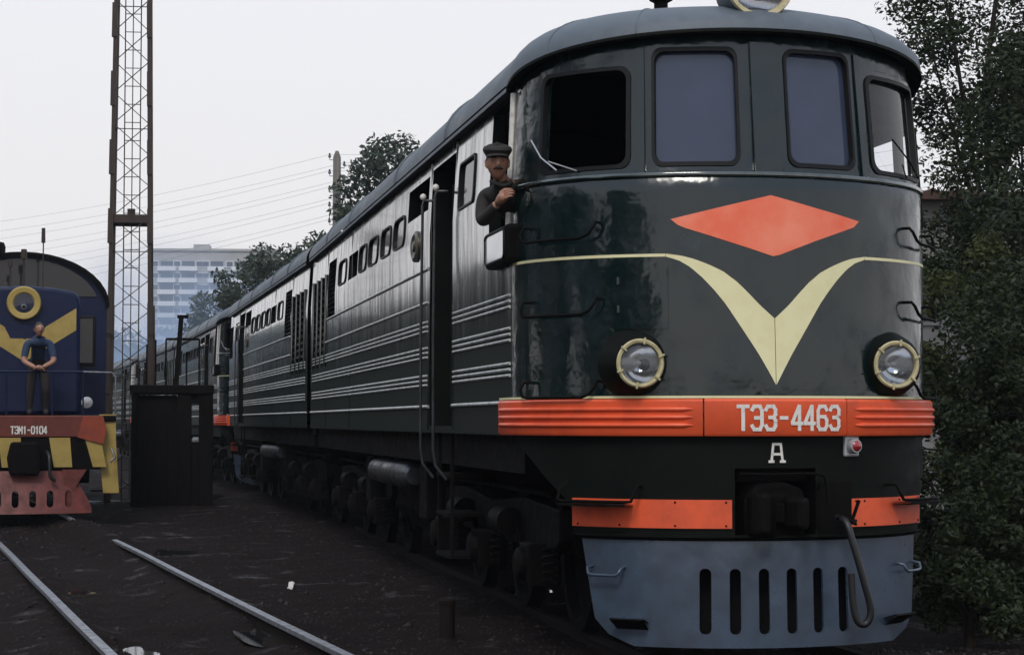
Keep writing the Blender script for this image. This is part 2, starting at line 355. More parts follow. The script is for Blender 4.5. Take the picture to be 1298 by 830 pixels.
# ------------------------------------------------------------------ the ground
PUD = []   # puddle centre x, y, radius x, radius y
for px_, py_, rx_, ry_ in ((165, 815, .26, .6), (330, 803, .16, .9), (385, 812, .14, .5), (100, 745, .3, .5), (200, 700, .5, 1.2), (150, 632, 1.3, 1.5), (290, 628, .9, 3.0), (1120, 826, .5, .2), (300, 775, .16, .4), (700, 760, .5, .7)):
    dd = 1.76 * FPX / (py_ - 534); q = at(px_, dd, -.16); PUD.append((q.x, q.y, rx_, ry_))
TRK = lambda y: -3.55 - .119 * (y - 1.2)          # centre line of the siding
def axis_coords(lo, hi, fine_lo, fine_hi, st):
    c = list(np.arange(fine_lo, fine_hi, st)); a = fine_lo; w = st
    while a > lo: w *= 1.3; a -= w; c.insert(0, max(a, lo))
    a = c[-1]; w = st
    while a < hi: w *= 1.3; a += w; c.append(min(a, hi))
    return np.array(c)
GX = axis_coords(-900, 900, -9, 7, .085); GY = axis_coords(-60, 1500, -1, 46, .11)
X, Y = np.meshgrid(GX, GY, indexing='ij')
rng = np.random.default_rng(3)
def vnoise(x, y, s):
    t = rng.random((64, 64)); x = x / s; y = y / s; i = np.floor(x).astype(int); j = np.floor(y).astype(int); u = x - i; v = y - j
    u = u * u * (3 - 2 * u); v = v * v * (3 - 2 * v); g = lambda a, b: t[a % 64, b % 64]
    return (g(i, j) * (1 - u) + g(i + 1, j) * u) * (1 - v) + (g(i, j + 1) * (1 - u) + g(i + 1, j + 1) * u) * v - .5
Z = -.15 + .07 * vnoise(X, Y, 2.6) + .028 * vnoise(X, Y, .8) + .022 * vnoise(X, Y, .33) + .020 * vnoise(X, Y, .17)
tr = np.abs(X - TRK(Y)); Z += (.085 + .13 * np.clip((Y - 13.6) / 1.5, 0, 1) * np.clip((20.3 - Y) / 1.0, 0, 1)) * np.exp(-((tr - .76) / .34) ** 2) - .03 * np.exp(-((tr - .3) / .2) ** 2)
Z += .08 * np.exp(-(X / 1.6) ** 2)
for x, y, rx, ry in PUD: Z = np.where(((X - x) / rx) ** 2 + ((Y - y) / ry) ** 2 < 6, Z - .035 * np.exp(-(((X - x) / rx) ** 2 + ((Y - y) / ry) ** 2)), Z)
Z = np.where((X > 3.2) & (Y > 2), Z + .15 * np.clip((X - 3.2) / 3, 0, 1), Z)
def ground_z(x, y): return float(Z[np.abs(GX - x).argmin(), np.abs(GY - y).argmin()])
def npmesh(name, V, Fc, m, parent=None, smooth=True, nside=4):
    me = bpy.data.meshes.new(name); me.vertices.add(len(V)); me.vertices.foreach_set('co', np.asarray(V, np.float32).ravel())
    Fc = np.asarray(Fc, np.int32); me.loops.add(Fc.size); me.loops.foreach_set('vertex_index', Fc.ravel()); me.polygons.add(len(Fc))
    me.polygons.foreach_set('loop_start', np.arange(0, Fc.size, nside, dtype=np.int32))
    me.update(calc_edges=True); me.validate()
    if smooth: me.polygons.foreach_set('use_smooth', np.ones(len(Fc), bool))
    me.materials.append(m); o = bpy.data.objects.new(name, me); COL.objects.link(o)
    if parent: o.parent = parent
    return o
nx, ny = len(GX), len(GY); ii, jj = np.meshgrid(np.arange(nx - 1), np.arange(ny - 1), indexing='ij'); a0 = (ii * ny + jj).ravel()
gr = npmesh('ground', np.stack([X, Y, Z], -1).reshape(-1, 3), np.stack([a0, a0 + ny, a0 + ny + 1, a0 + 1], -1), M['ground'])
tag(gr, 'dark oily trampled dirt of the railway yard', 'ground', kind='structure')
for x, y, rx, ry in PUD:
    b = MB(); n = 28; msk = ((X - x) / rx) ** 2 + ((Y - y) / ry) ** 2 < 1; z = float(np.percentile(Z[msk], 30)) if msk.sum() > 3 else ground_z(x, y)
    b.add([(x + 1.3 * rx * math.cos(2 * PI * k / n), y + 1.3 * ry * math.sin(2 * PI * k / n), z) for k in range(n)], [tuple(range(n))])
    tag(b.build('puddle', M['water']), 'shallow puddle of rain water on the dirt', 'puddle', kind='structure')
# loose stones
r2 = np.random.default_rng(5); n = 24000
sx = r2.uniform(-8.5, 3.5, n); sy = 1 + 30 * r2.random(n) ** 1.7; ss = r2.uniform(.004, .016, n) * (1 + (r2.random(n) > .96) * 1.8)
base = np.array([(1, 0, 0), (0, 1, 0), (-1, 0, 0), (0, -1, 0), (0, 0, .8), (0, 0, -.5)], float)
tf = np.array([(0, 1, 4), (1, 2, 4), (2, 3, 4), (3, 0, 4), (1, 0, 5), (2, 1, 5), (3, 2, 5), (0, 3, 5)])
sz = Z[np.abs(GX[None] - sx[:, None]).argmin(1), np.abs(GY[None] - sy[:, None]).argmin(1)]
V = base[None] * (r2.uniform(.6, 1.3, (n, 6, 3)) * ss[:, None, None]) + np.stack([sx, sy, sz], -1)[:, None]
st = npmesh('loose_stones', V.reshape(-1, 3), (tf[None] + 6 * np.arange(n)[:, None, None]).reshape(-1, 3), M['stone'], nside=3, smooth=False)
tag(st, 'small loose stones and clinker scattered over the dirt', 'stones', kind='stuff')

# ------------------------------------------------------------------ rails
def rail(x0, y0, x1, y1, label, zt=.02, hm='rail'):
    a = Vector((x0, y0, 0)); b = Vector((x1, y1, 0)); t = thing('rail', label, 'rail', a); d = (b - a); n = Vector((d.y, -d.x, 0)).normalized()
    pr = [(-.036, zt), (.036, zt), (.036, zt - .035), (.009, zt - .05), (.009, zt - .135), (.065, zt - .155), (.065, zt - .165), (-.065, zt - .165), (-.065, zt - .155), (-.009, zt - .135), (-.009, zt - .05), (-.036, zt - .035)]
    k = 26
    def sec(i): return d * (i / (k - 1)) + n * (.006 * math.sin(i * 2.1)) + Vector((0, 0, .008 * math.sin(i * 1.3)))
    def P(i, j): p = pr[j % len(pr)]; return sec(i) + n * p[0] + Vector((0, 0, p[1]))
    MB().grid(P, list(range(k)), [2, 3, 4, 5, 6, 7, 8, 9, 10, 11], None).build('web', M['railside'], t)
    h = MB(); h.grid(P, list(range(k)), [11, 12, 13, 14]); h.build('head', M[hm], t)
    return t
ux = .119
rail(TRK(-4) - .766, -4, TRK(60) - .766, 60, 'rusty rail of the siding, the one farther from the green locomotive')
rail(TRK(-4) + .766, -4, TRK(60) + .766, 60, 'rusty rail of the siding, the one beside the green locomotive')
rail(-.76, -14, -.76, 17.5, 'rail under the wheels of the green locomotive on its siding side', 0, 'railside')
rail(.76, -14, .76, 17.5, 'rail under the wheels of the green locomotive on its bush side', 0, 'railside')

# ------------------------------------------------------------------ the green locomotive
def ip(z, pts):
    for (a, p), (b, q) in zip(pts, pts[1:]):
        if z <= b: return p + (q - p) * max(0, (z - a) / (b - a))
    return pts[-1][1]
TA = [(1.5, 1.52), (3.3, 1.52), (4.3, 1.46)]; TB = [(0, 1.38), (2, 1.38), (3.3, 1.26), (4.3, 1.16)]
TY = [(1.9, 0), (2.75, .05), (3.25, .10), (3.29, .14), (4.3, .27)]
def FR(t, z, o=0):
    """front of the cab: t = plan angle in degrees (0 nose, +-90 side), height z, offset o"""
    a, b, y = ip(z, TA), ip(z, TB), ip(z, TY); t = R(t)
    return ((a + o) * math.sin(t), y + b - (b + o) * math.cos(t), z)
def FX(x, z, o=0): return FR(math.degrees(math.asin(max(-1, min(1, x / ip(z, TA))))), z, o)
def ell(a, b, y0):
    def f(t, z, o=0):
        if abs(t) <= 90: return ((a + o) * math.sin(R(t)), y0 + b - (b + o) * math.cos(R(t)), z)
        return (math.copysign(a + o, t), y0 + b + (abs(t) - 90) * .02, z)
    return f
YE = 17.1                                   # rear end of a section
def ze(t): return 4.035 + .225 * max(0, math.cos(R(t))) ** .8
def roofc(p): return math.cos(p) ** .85, math.sin(p) ** .95
ZC = 4.62
def make_section():
    T = thing('diesel_locomotive', '', 'locomotive')
    # front wall with the four window openings
    WIN = [(-69.5, -34.6, 3.28, 4.07), (-31.5, -5.6, 3.285, 4.185), (4.2, 27.8, 3.285, 4.185), (31.2, 67.5, 3.28, 4.06)]
    keys = [w[i] for w in WIN for i in (0, 1)]; zk = sorted({w[i] for w in WIN for i in (2, 3)})
    us = cuts(-90, 90, keys + [74], 4); vs = cuts(1.515, 4.29, zk + [3.03, 3.74, 3.25, 3.29, 1.9, 2.75], .15)
    def sk(u, v): return any(w[0] < u < w[1] and w[2] < v < w[3] for w in WIN) or (u > 74 and 3.03 < v < 3.74)   # the bush-side cab window runs round the corner
    wall = MB(); wall.grid(lambda u, v: FR(u, min(v, ze(u) + .01)), us, vs, sk)
    fw = wall.build('front_wall', M['front'], T, 40)
    sl = MB(); tt = lin(-88, 88, 60)
    sl.tube([FR(t, 3.262, .012) for t in tt], .017, 6); sl.build('sill_moulding', M['green'], fw, 60)
    for i, w in enumerate(WIN):
        side = abs(w[0] + w[1]) > 60
        window(FR, *w, 2.6 if not side else 3, .075, T, M['front'], M['dust_sky_glass'] if not side else M['clear'], 1.9 if not side else 2.2, .055, pane=(i != 0), depth=.06)
    # window posts, the broad middle one standing proud
    for t0, t1, o in ((-3.6, 3.2, .022), (-34.2, -32.2, .012), (28.5, 30.5, .012)):
        MB().prism([(t0, 3.275), (t1, 3.275), (t1, 4.19 if abs(t0) < 9 else 4.15), (t0, 4.19 if abs(t0) < 9 else 4.15)], lambda u, v, d: FR(u, v, d), .001, o).build('window_post', M['front'], T)
    # wipers
    for t0, t1 in ((-58, -69.5), (55, 40)):
        b = MB(); b.tube([FR(t0, 3.33, .06), FR((t0 + t1) / 2, 3.43, .075), FR(t1, 3.57, .06)], .006, 6); b.tube([FR(t0 * .9, 3.32, .02), FR((t0 * .9 + t1) / 2 - .5, 3.40, .06)], .005, 6)
        b.build('wiper', M['silverp'] if t0 < 0 else M['black'], T)
    # painted emblem and stripe: enamel plates a few millimetres proud
    dia = [(-.665, 2.955), (-.30, 3.045), (0, 3.118), (.30, 3.045), (.665, 2.965), (.63, 2.925), (.30, 2.81), (.01, 2.70), (-.30, 2.80), (-.61, 2.905)]
    def sheet(top, bot, name, m, o=.005):
        n = len(top); b = MB(); b.grid(lambda i, j: FX(*(top[i] if j == 2 else bot[i] if j == 0 else ((top[i][0] + bot[i][0]) / 2, (top[i][1] + bot[i][1]) / 2)), o), list(range(n)), [0, 1, 2])
        return b.build(name, m, T, 50)
    xs = lin(-.665, .665, 31)
    def pl(P, x):
        for p, q in zip(P, P[1:]):
            if p[0] <= x <= q[0] + 1e-9: return p[1] + (q[1] - p[1]) * (x - p[0]) / (q[0] - p[0] + 1e-9)
        return P[-1][1]
    sheet([(x, pl(dia[:5], x)) for x in xs], [(x, pl([dia[0]] + dia[9:4:-1] + [(.6651, dia[4][1] - .001)], x)) for x in xs], 'diamond_emblem', M['diamond'])
    ctop = [(0, 2.285), (.10, 2.375), (.17, 2.45), (.25, 2.53), (.34, 2.60), (.43, 2.645), (.52, 2.682), (.60, 2.706), (.70, 2.722)]
    def vdn(x):   # outer, lower curve of the V
        P = [(0, 1.84), (.06, 1.95), (.12, 2.055), (.19, 2.165), (.26, 2.275), (.33, 2.385), (.40, 2.475), (.47, 2.555), (.55, 2.63), (.62, 2.675), (.70, 2.702)]
        return pl(P, x)
    for s in (-1, 1):
        q = lin(0.002, .70, 26); sheet([(s * x, pl(ctop, x)) for x in q], [(s * x, vdn(x)) for x in q], 'v_stripe', M['cream'], .005)
        q = lin(27.5, 89, 30); b = MB(); b.grid(lambda t, k: FR(s * t, 2.702 + .012 * (t - 27) / 60 + .02 * k, .005), q, [0, 1]); b.build('waist_stripe', M['cream'], T, 60)
    # access hatch on the siding side
    b = MB(); b.grid(lambda t, j: FR(t, (2.22, 2.22, 2.63, 2.63)[j], (0, .009, .009, 0)[j]), lin(-42, -27, 8), [0, 1, 2, 3])
    for t in (-42, -27): b.add([FR(t, 2.22), FR(t, 2.22, .009), FR(t, 2.63, .009), FR(t, 2.63)], [(0, 1, 2, 3)])
    h = b.build('access_hatch', M['front'], T, 30)
    for z in (2.33, 2.52): MB().tube([FR(-40.4, z, .016), FR(-40.4, z + .05, .016)], .012, 6).build('hinge', M['front'], h)
    # grab irons
    for s in (-1, 1):
        for z in (2.95, 2.43, 1.87):
            ta, tb, o = 73, 46, .085; p = [FR(s * ta, z, 0), FR(s * ta, z, o * .8), FR(s * (ta + .6), z - .05, o), FR(s * (ta - .5), z - .1, o)]
            p += [FR(s * t, z - .108, o) for t in lin(ta - 3, tb + 4, 10)] + [FR(s * (tb + 1.5), z - .085, o), FR(s * tb, z - .03, o * .9), FR(s * tb, z, o * .6), FR(s * tb, z, 0)]
            MB().tube(p, .011, 8).build('grab_iron', M['black'], T, 50)
    # headlights
    for s in (-1, 1):
        x = s * .90; y1 = .13; z = 1.985
        b = MB(); b.lathe([(.24, .20), (.205, .06), (.18, .02), (.172, 0), (.150, 0), (.150, .06)], (x, y1, z), (0, 1, 0), 32); hl = b.build('headlight', M['darkgreen'], T, 40)
        b = MB(); b.lathe([(.160, .004), (.164, -.012), (.154, -.022), (.138, -.018), (.133, .004), (.133, .03)], (x, y1, z), (0, 1, 0), 32); b.build('rim', M['rim'], hl, 50)
        for k in range(6):
            a = R(60 * k + 20); MB().beam((x + .128 * math.cos(a), y1 - .028, z + .128 * math.sin(a)), (x + .172 * math.cos(a), y1 - .026, z + .172 * math.sin(a)), .012, .012).build('rim_clip', M['rim'], hl)
        b = MB(); b.lathe([(.134, .01), (.10, -.004), (.05, -.012), (.0005, -.014)], (x, y1, z), (0, 1, 0), 32); b.build('lens', M['lens'], hl, 60)
        b = MB(); b.lathe([(.134, .02), (.115, .06), (.08, .10), (.04, .125), (.0005, .13)], (x, y1, z), (0, 1, 0), 32); b.build('reflector', M['chrome'], hl, 60)
        b = MB(); b.lathe([(.0005, .02), (.018, .03), (.02, .05), (.012, .10), (.012, .13)], (x, y1, z), (0, 1, 0), 12); b.build('bulb', M['white'], hl, 60)
    # orange band with ribs and the number plate
    BF = ell(1.565, 1.43, -.05)
    def bandsec(t0, t1, name, m, st=3, proud=0):
        prof = [(-.05, 1.503), (proud, 1.503), (.012 + proud, 1.52), (.014 + proud, 1.735), (proud, 1.752), (-.05, 1.752)]
        b = MB(); q = cuts(t0, t1, [], st); b.grid(lambda t, j: BF(t, prof[j][1], prof[j][0]), q, list(range(6)))
        for t in (t0, t1): b.add([BF(t, z, o) for o, z in prof], [(0, 1, 2, 3, 4, 5)])
        return b.build(name, m, T, 35)
    for s in (-1, 1):
        g = bandsec(*(sorted((s * 101, s * 18.6))), 'orange_band', M['orange'])
        for z in (1.575, 1.628, 1.681):
            q = lin(s * 99, s * 21, 34); rr = [.004] + [.0155] * 32 + [.004]
            MB().tube([BF(t, z, .014) for t in q], rr, 8).build('rib', M['orange'], g, 60)
    pt = bandsec(-18.2, 18.2, 'number_plate', M['orange'], 3, .004)
    letters('TE3-4463', -.275, .425, 1.548, 1.70, lambda u, v, e: BF(math.degrees(math.asin(u / 1.565)), v, .021 + e), .024, .42).build('lettering', M['white'], pt)
    b = MB(); q = lin(-101, 101, 80); b.grid(lambda t, j: BF(t, 1.754 + .016 * (j in (1, 2)), (-.05, -.05, .006, .006)[j]), q, [0, 1, 2, 3]); b.build('cream_edging', M['cream'], T, 40)
    # lower apron, coupler pocket, orange strips
    AF = ell(1.50, 1.37, .0)
    TL = [(.80, 56), (1.04, 57), (1.30, 73), (1.5, 88)]
    b = MB(); q = cuts(-88, 88, [-10.8, 10.8], 3.5); zz = cuts(.83, 1.505, [.83, 1.29], .06)
    b.grid(lambda t, z: AF(max(-ip(z, TL), min(ip(z, TL), t)), z), q, zz, lambda t, z: abs(t) < 10.8 and z < 1.29); ap = b.build('apron', M['darkgreen'], T, 40)
    b = MB()
    for s in (-1, 1): b.add([AF(s * 10.8, .70, .0), AF(s * 10.8, 1.29, 0), (s * .27, .5, 1.29), (s * .27, .5, .70)], [(0, 1, 2, 3)])
    b.add([AF(-10.8, 1.29), AF(10.8, 1.29), (.27, .5, 1.29), (-.27, .5, 1.29)], [(0, 1, 2, 3)]); b.add([(-.27, .5, .7), (.27, .5, .7), (.27, .5, 1.29), (-.27, .5, 1.29)], [(0, 1, 2, 3)])
    b.build('coupler_pocket', M['black'], T)
    for s in (-1, 1):
        b = MB(); t0 = 11.6 if s < 0 else 21.5
        b.grid(lambda t, j: AF(s * t, (.893, .893, 1.082, 1.082)[j], (-.02, .014, .014, -.02)[j]), lin(t0, 56, 18), [0, 1, 2, 3]); st_ = b.build('orange_strip', M['orange'], T, 40)
        for t in (t0 + 1.5, 26, 41, 54):
            for z in (.91, 1.065): MB().lathe([(.0005, .008), (.006, .007), (.008, 0)], AF(s * t, z, .013), (math.sin(R(s * t)), -math.cos(R(s * t)), 0), 8).build('bolt', M['black'], st_)
        # step and grab below the band
        p = [AF(s * 35, 1.17, 0), AF(s * 35, 1.17, .09), AF(s * 36, 1.07, .13)] + [AF(s * t, 1.066, .14) for t in lin(37.5, 55.5, 8)] + [AF(s * 57, 1.08, .13), AF(s * 57.5, 1.15, .09), AF(s * 57, 1.20, .02)]
        MB().tube(p, .011, 8).build('grab_iron', M['black'], T, 50)
        b = MB(); b.grid(lambda t, j: AF(s * t, (1.05, 1.05, 1.035, 1.035)[j], (.02, .17, .17, .02)[j]), lin(37, 56, 8), [0, 1, 2, 3]); b.build('footboard', M['black'], T)
    b = MB(); b.grid(lambda t, j: AF(t, (.88, .88, 1.20, 1.14)[j], (.0, .03, .03, 0)[j]), lin(11.2, 21, 5), [0, 1, 2, 3]); b.build('pocket_cheek', M['black'], T)
    # automatic coupler head
    C = thing_part('coupler', T)
    b = MB(); b.prism([(-.20, .82), (.20, .82), (.22, .95), (.20, 1.15), (.05, 1.20), (-.14, 1.18), (-.22, 1.08)], lambda u, v, d: (u, d, v), .02, .45); b.build('coupler_body', M['black'], C, bevel=.03)
    b = MB(); b.prism([(-.20, .05), (-.215, -.14), (-.17, -.20), (-.11, -.19), (-.07, -.10), (-.02, -.05), (.0, .05)], lambda u, v, d: (u, v, d), .86, 1.13); b.build('coupler_jaw', M['black'], C, bevel=.03)
    b = MB(); b.prism([(.02, .05), (.05, -.06), (.12, -.15), (.18, -.14), (.205, -.02), (.20, .05)], lambda u, v, d: (u, v, d), .89, 1.10); b.build('coupler_tooth', M['black'], C, bevel=.03)
    b = MB(); b.prism([(-.05, .0), (.03, -.07), (.06, .0)], lambda u, v, d: (u, v, d), .93, 1.06); b.build('coupler_lock', M['black'], C, bevel=.01)
    b = MB(); b.box(-.25, .25, .1, .3, 1.20, 1.285); b.build('coupler_carrier', M['black'], C, bevel=.01)
    b = MB(); b.tube(spl([(-.26, -.04, 1.255), (0, -.05, 1.25), (.28, -.05, 1.25), (.33, -.05, 1.18), (.34, -.05, 1.05)]), .010, 6); b.build('uncoupling_rod', M['black'], C)
    b = MB(); b.tube(spl([(.42, .0, .96), (.44, -.12, .93), (.47, -.16, .80), (.54, -.17, .55), (.59, -.16, .36), (.56, -.15, .27), (.50, -.15, .29), (.47, -.15, .42), (.46, -.15, .60)]), .024, 10); hz = b.build('brake_hose', M['rubber'], T, 50)
    b = MB(); b.tube([(.40, -.05, .97), (.52, -.10, .93)], .02, 8); b.tube([(.49, -.09, .94), (.53, -.12, 1.08)], .012, 6); b.build('valve', M['black'], hz)
    # section letter and red marker lamp
    letters('A', -.04, .045, 1.335, 1.45, lambda u, v, e: AF(math.degrees(math.asin(u / 1.5)), v, .005 + e), .017).build('section_letter', M['white'], T)
    px = .555; q = AF(math.degrees(math.asin(px / 1.5)), 1.435)
    b = MB(); b.box(-.062, .062, -.02, .02, -.072, .072); ml = b.build('marker_lamp', M['silverp'], T, bevel=.012, loc=q); ml.rotation_euler.z = R(18)
    b = MB(); b.lathe([(.05, 0), (.052, .03), (.044, .05), (.036, .05)], (0, -.018, 0), (0, -1, 0), 20); b.build('lamp_ring', M['silverp'], ml, 50)
    b = MB(); b.lathe([(.042, .04), (.03, .062), (.0005, .07)], (0, -.018, 0), (0, -1, 0), 20); b.build('red_glass', M['red'], ml, 60)
    # pilot (plough) with its slots
    PF0 = ell(1.46, 1.34, -.01)
    PL = [(.11, 38), (.17, 45), (.28, 50), (.82, 55)]
    def PF(t, z, o=0): return PF0(t, z, o + (.82 - z) * .03)
    SL = [(math.degrees(math.asin((x - .06) / 1.46)), math.degrees(math.asin((x + .06) / 1.46)), .18, .65) for x in (-.475, -.285, -.095, .095, .285, .475)]
    b = MB(); q = cuts(-55, 55, [w[i] for w in SL for i in (0, 1)], 3.5); zz = cuts(.11, .82, [.18, .65, .28], .08)
    b.grid(lambda t, z: PF(max(-ip(z, PL), min(ip(z, PL), t)), z), q, zz, lambda t, z: any(w[0] < t < w[1] and w[2] < z < w[3] for w in SL))
    b.grid(lambda t, z: PF(max(-ip(z, PL), min(ip(z, PL), t)), z, -.02), q, zz, lambda t, z: any(w[0] < t < w[1] and w[2] < z < w[3] for w in SL), True)
    for w in SL:
        P = rrect(w[0] + .95, w[1] - .95, w[2] + .02, w[3] - .02, 1.3, .035, 5); Q = densify(to_rect(P, *w), 2); P = densify(P, 2)
        for o in (0, -.02): b.strip([PF(*p, o) for p in Q], [PF(*p, o) for p in P])
        b.strip([PF(*p) for p in P], [PF(*p, -.02) for p in P])
    pw = b.build('plough', M['grey'], T, 50)
    b = MB(); b.grid(lambda t, z: PF0(t, z, -.16), lin(-30, 30, 10), [.14, .70]); b.build('slot_shade_sheet', M['void'], pw, 40)  # added dark sheet, paints the shade seen through the slots
    b = MB(); b.grid(lambda t, j: PF0(t, (.81, .835, .835, .85)[j], (.0, .03, .035, .0)[j]), lin(-56, 56, 36), [0, 1, 2, 3]); b.build('plough_flange', M['darkgreen'], pw, 40)
    for s in (-1, 1):
        b = MB(); b.tube([PF(s * 51, .63, 0), PF(s * 51, .62, .06), PF(s * 50.5, .585, .07)] + [PF(s * t, .575, .07) for t in lin(49.5, 42.5, 4)] + [PF(s * 41.5, .585, .07), PF(s * 41, .62, .06), PF(s * 41, .63, 0)], .011, 8); b.build('handle', M['grey'], pw, 50)
        b = MB(); b.grid(lambda t, j: PF(s * t, (.27, .30, .29, .22)[j], (0, .10, .11, .0)[j]), lin(34, 43, 4), [0, 1, 2, 3]); b.build('step', M['black'], pw)
    # roof: domed front running into the straight barrel
    ph = [PI / 2 * i / 14 for i in range(15)]; YC = 2.3
    def RF(t, p):
        x, y, _ = FR(t, ze(t), .075 + .055 * max(0, math.cos(R(t)))); c, s_ = roofc(p); return (x * c, YC - (YC - y) * c, ze(t) + (ZC - ze(t)) * s_)
    b = MB(); b.grid(RF, lin(-90, 90, 61), ph); rf = b.build('cab_roof', M['roof'], T, 50)
    for t in (-62, -33, 33, 62): MB().tube([RF(t, p) for p in ph[:9]], .007, 6).build('roof_seam', M['roof'], rf, 60)
    b = MB(); b.grid(lambda t, j: (FR(t, ze(t) - (0, .022, .024, .0)[j], (.075 + .055 * max(0, math.cos(R(t))), .075 + .055 * max(0, math.cos(R(t))), .045, 0)[j])), lin(-90, 90, 61), [0, 1, 2, 3]); b.build('visor_edge', M['darkgreen'], rf, 50)
    xe, yb, _ = FR(90, ze(90), .075)
    def RS(y, p):
        c, s_ = roofc(abs(p)); return (math.copysign(xe * c, p) if p else xe, y, ze(90) + (ZC - ze(90)) * s_)
    segs = [yb, 4.2, 7.4, 11.6, 14.4, YE]
    for i, (ya, yz) in enumerate(zip(segs, segs[1:])):
        b = MB(); pp = [-p for p in ph[:-1]][::1]; prof = [(-xe * roofc(p)[0], ze(90) + (ZC - ze(90)) * roofc(p)[1]) for p in ph] + [(xe * roofc(p)[0], ze(90) + (ZC - ze(90)) * roofc(p)[1]) for p in ph[::-1][1:]]
        y0 = ya if i else yb; b.grid(lambda y, j: (prof[j][0], y, prof[j][1]), [y0, yz - .004], list(range(len(prof))))
        o = b.build('roof_panel', M['roof'], T, 50)
        if i:
            c = MB(); c.tube([(x, ya, z) for x, z in prof], .022, 6); c.build('roof_seam', M['roof'], o, 60)
    b = MB(); b.box(-1.44, 1.44, YE - .06, YE, 1.4, 4.05); b.prism([(-1.42, 4.0)] + [(-1.42 * roofc(p)[0], 4.03 + (ZC - 4.05) * roofc(p)[1]) for p in ph] + [(1.42 * roofc(p)[0], 4.03 + (ZC - 4.05) * roofc(p)[1]) for p in ph[::-1][1:]], lambda u, v, d: (u, d, v), YE - .05, YE - .01)
    b.build('end_wall', M['darkgreen'], T)
    b = MB(); b.box(-.75, .75, YE, YE + .22, 1.3, 3.75); b.build('gangway_bellows', M['gasket'], T)
    # searchlight and horn on the roof
    b = MB(); b.lathe([(.14, .46), (.22, .32), (.243, .06), (.243, 0), (.20, 0), (.20, .05)], (0, .30, 4.605), (0, 1, 0), 32); se = b.build('searchlight', M['roof'], T, 40)
    b = MB(); b.lathe([(.235, .01), (.247, -.008), (.240, -.03), (.212, -.025), (.198, .01)], (0, .30, 4.605), (0, 1, 0), 32); b.build('rim', M['rim'], se, 50)
    b = MB(); b.lathe([(.199, .02), (.1, 0), (.0005, -.008)], (0, .30, 4.605), (0, 1, 0), 28); b.build('lens', M['lens'], se, 60)
    b = MB(); b.lathe([(.199, .04), (.15, .12), (.08, .17), (.0005, .19)], (0, .30, 4.605), (0, 1, 0), 28); b.build('reflector', M['chrome'], se, 60)
    b = MB(); b.box(-.12, .12, .40, .80, 4.25, 4.46); b.build('foot', M['roof'], se, bevel=.03)
    b = MB(); b.lathe([(.05, 0), (.05, .16), (.085, .18), (.085, .22), (.0005, .24)], (-.52, .95, 4.42), (0, 0, 1), 14); b.build('horn', M['black'], T, 50)
    # cab inside
    b = MB(); b.box(-1.42, 1.42, 3.72, 3.78, 1.6, 4.02); b.build('cab_rear_wall', M['void'], T)
    b = MB(); b.grid(lambda t, k: (FR(t, 2.5, -.06)[0] * k, 1.4 - (1.4 - FR(t, 2.5, -.06)[1]) * k, 2.5), lin(-90, 90, 20), [0.01, 1]); b.add([(-1.42, 1.4, 2.498), (1.42, 1.4, 2.498), (1.42, 3.7, 2.498), (-1.42, 3.7, 2.498)], [(0, 1, 2, 3)]); b.build('cab_floor', M['void'], T)
    b = MB(); b.prism([(-.9, .55), (.9, .55), (1.1, 1.0), (-1.1, 1.0)], lambda u, v, d: (u, v, d), 2.55, 3.2); b.build('control_desk', M['void'], T)
    # the two sides
    for s in (-1, 1): make_side(T, s)
    # underframe and running gear
    b = MB(); b.box(-1.40, 1.40, 1.5, YE - .1, 1.22, 1.5); b.build('underframe', M['black'], T)
    for s in (-1, 1):
        b = MB(); b.tube([(s * 1.27, 7.9, 1.03), (s * 1.27, 8.0, 1.03), (s * 1.27, 10.8, 1.03), (s * 1.27, 10.9, 1.03)], [.09, .145, .145, .09], 20); b.build('air_reservoir', M['reservoir'], T, 40)
    b = MB(); b.prism([(-1.05, .62), (-.85, .36), (.85, .36), (1.05, .62), (1.05, 1.2), (-1.05, 1.2)], lambda u, v, d: (u, d, v), 7.5, 11.2); b.build('fuel_tank', M['black'], T, bevel=.04)
    for yc in (4.35, 13.6): make_bogie(T, yc)
    for y, w in ((6.9, .5), (11.5, .4)):
        for s in (-1, 1): MB().box(s * 1.12 - .18, s * 1.12 + .18, y, y + w, .62, 1.18).build('battery_box', M['black'], T, bevel=.02)
    return T

def thing_part(name, parent):
    o = bpy.data.objects.new(name, None); COL.objects.link(o); o.parent = parent; o.empty_display_size = .1; return o

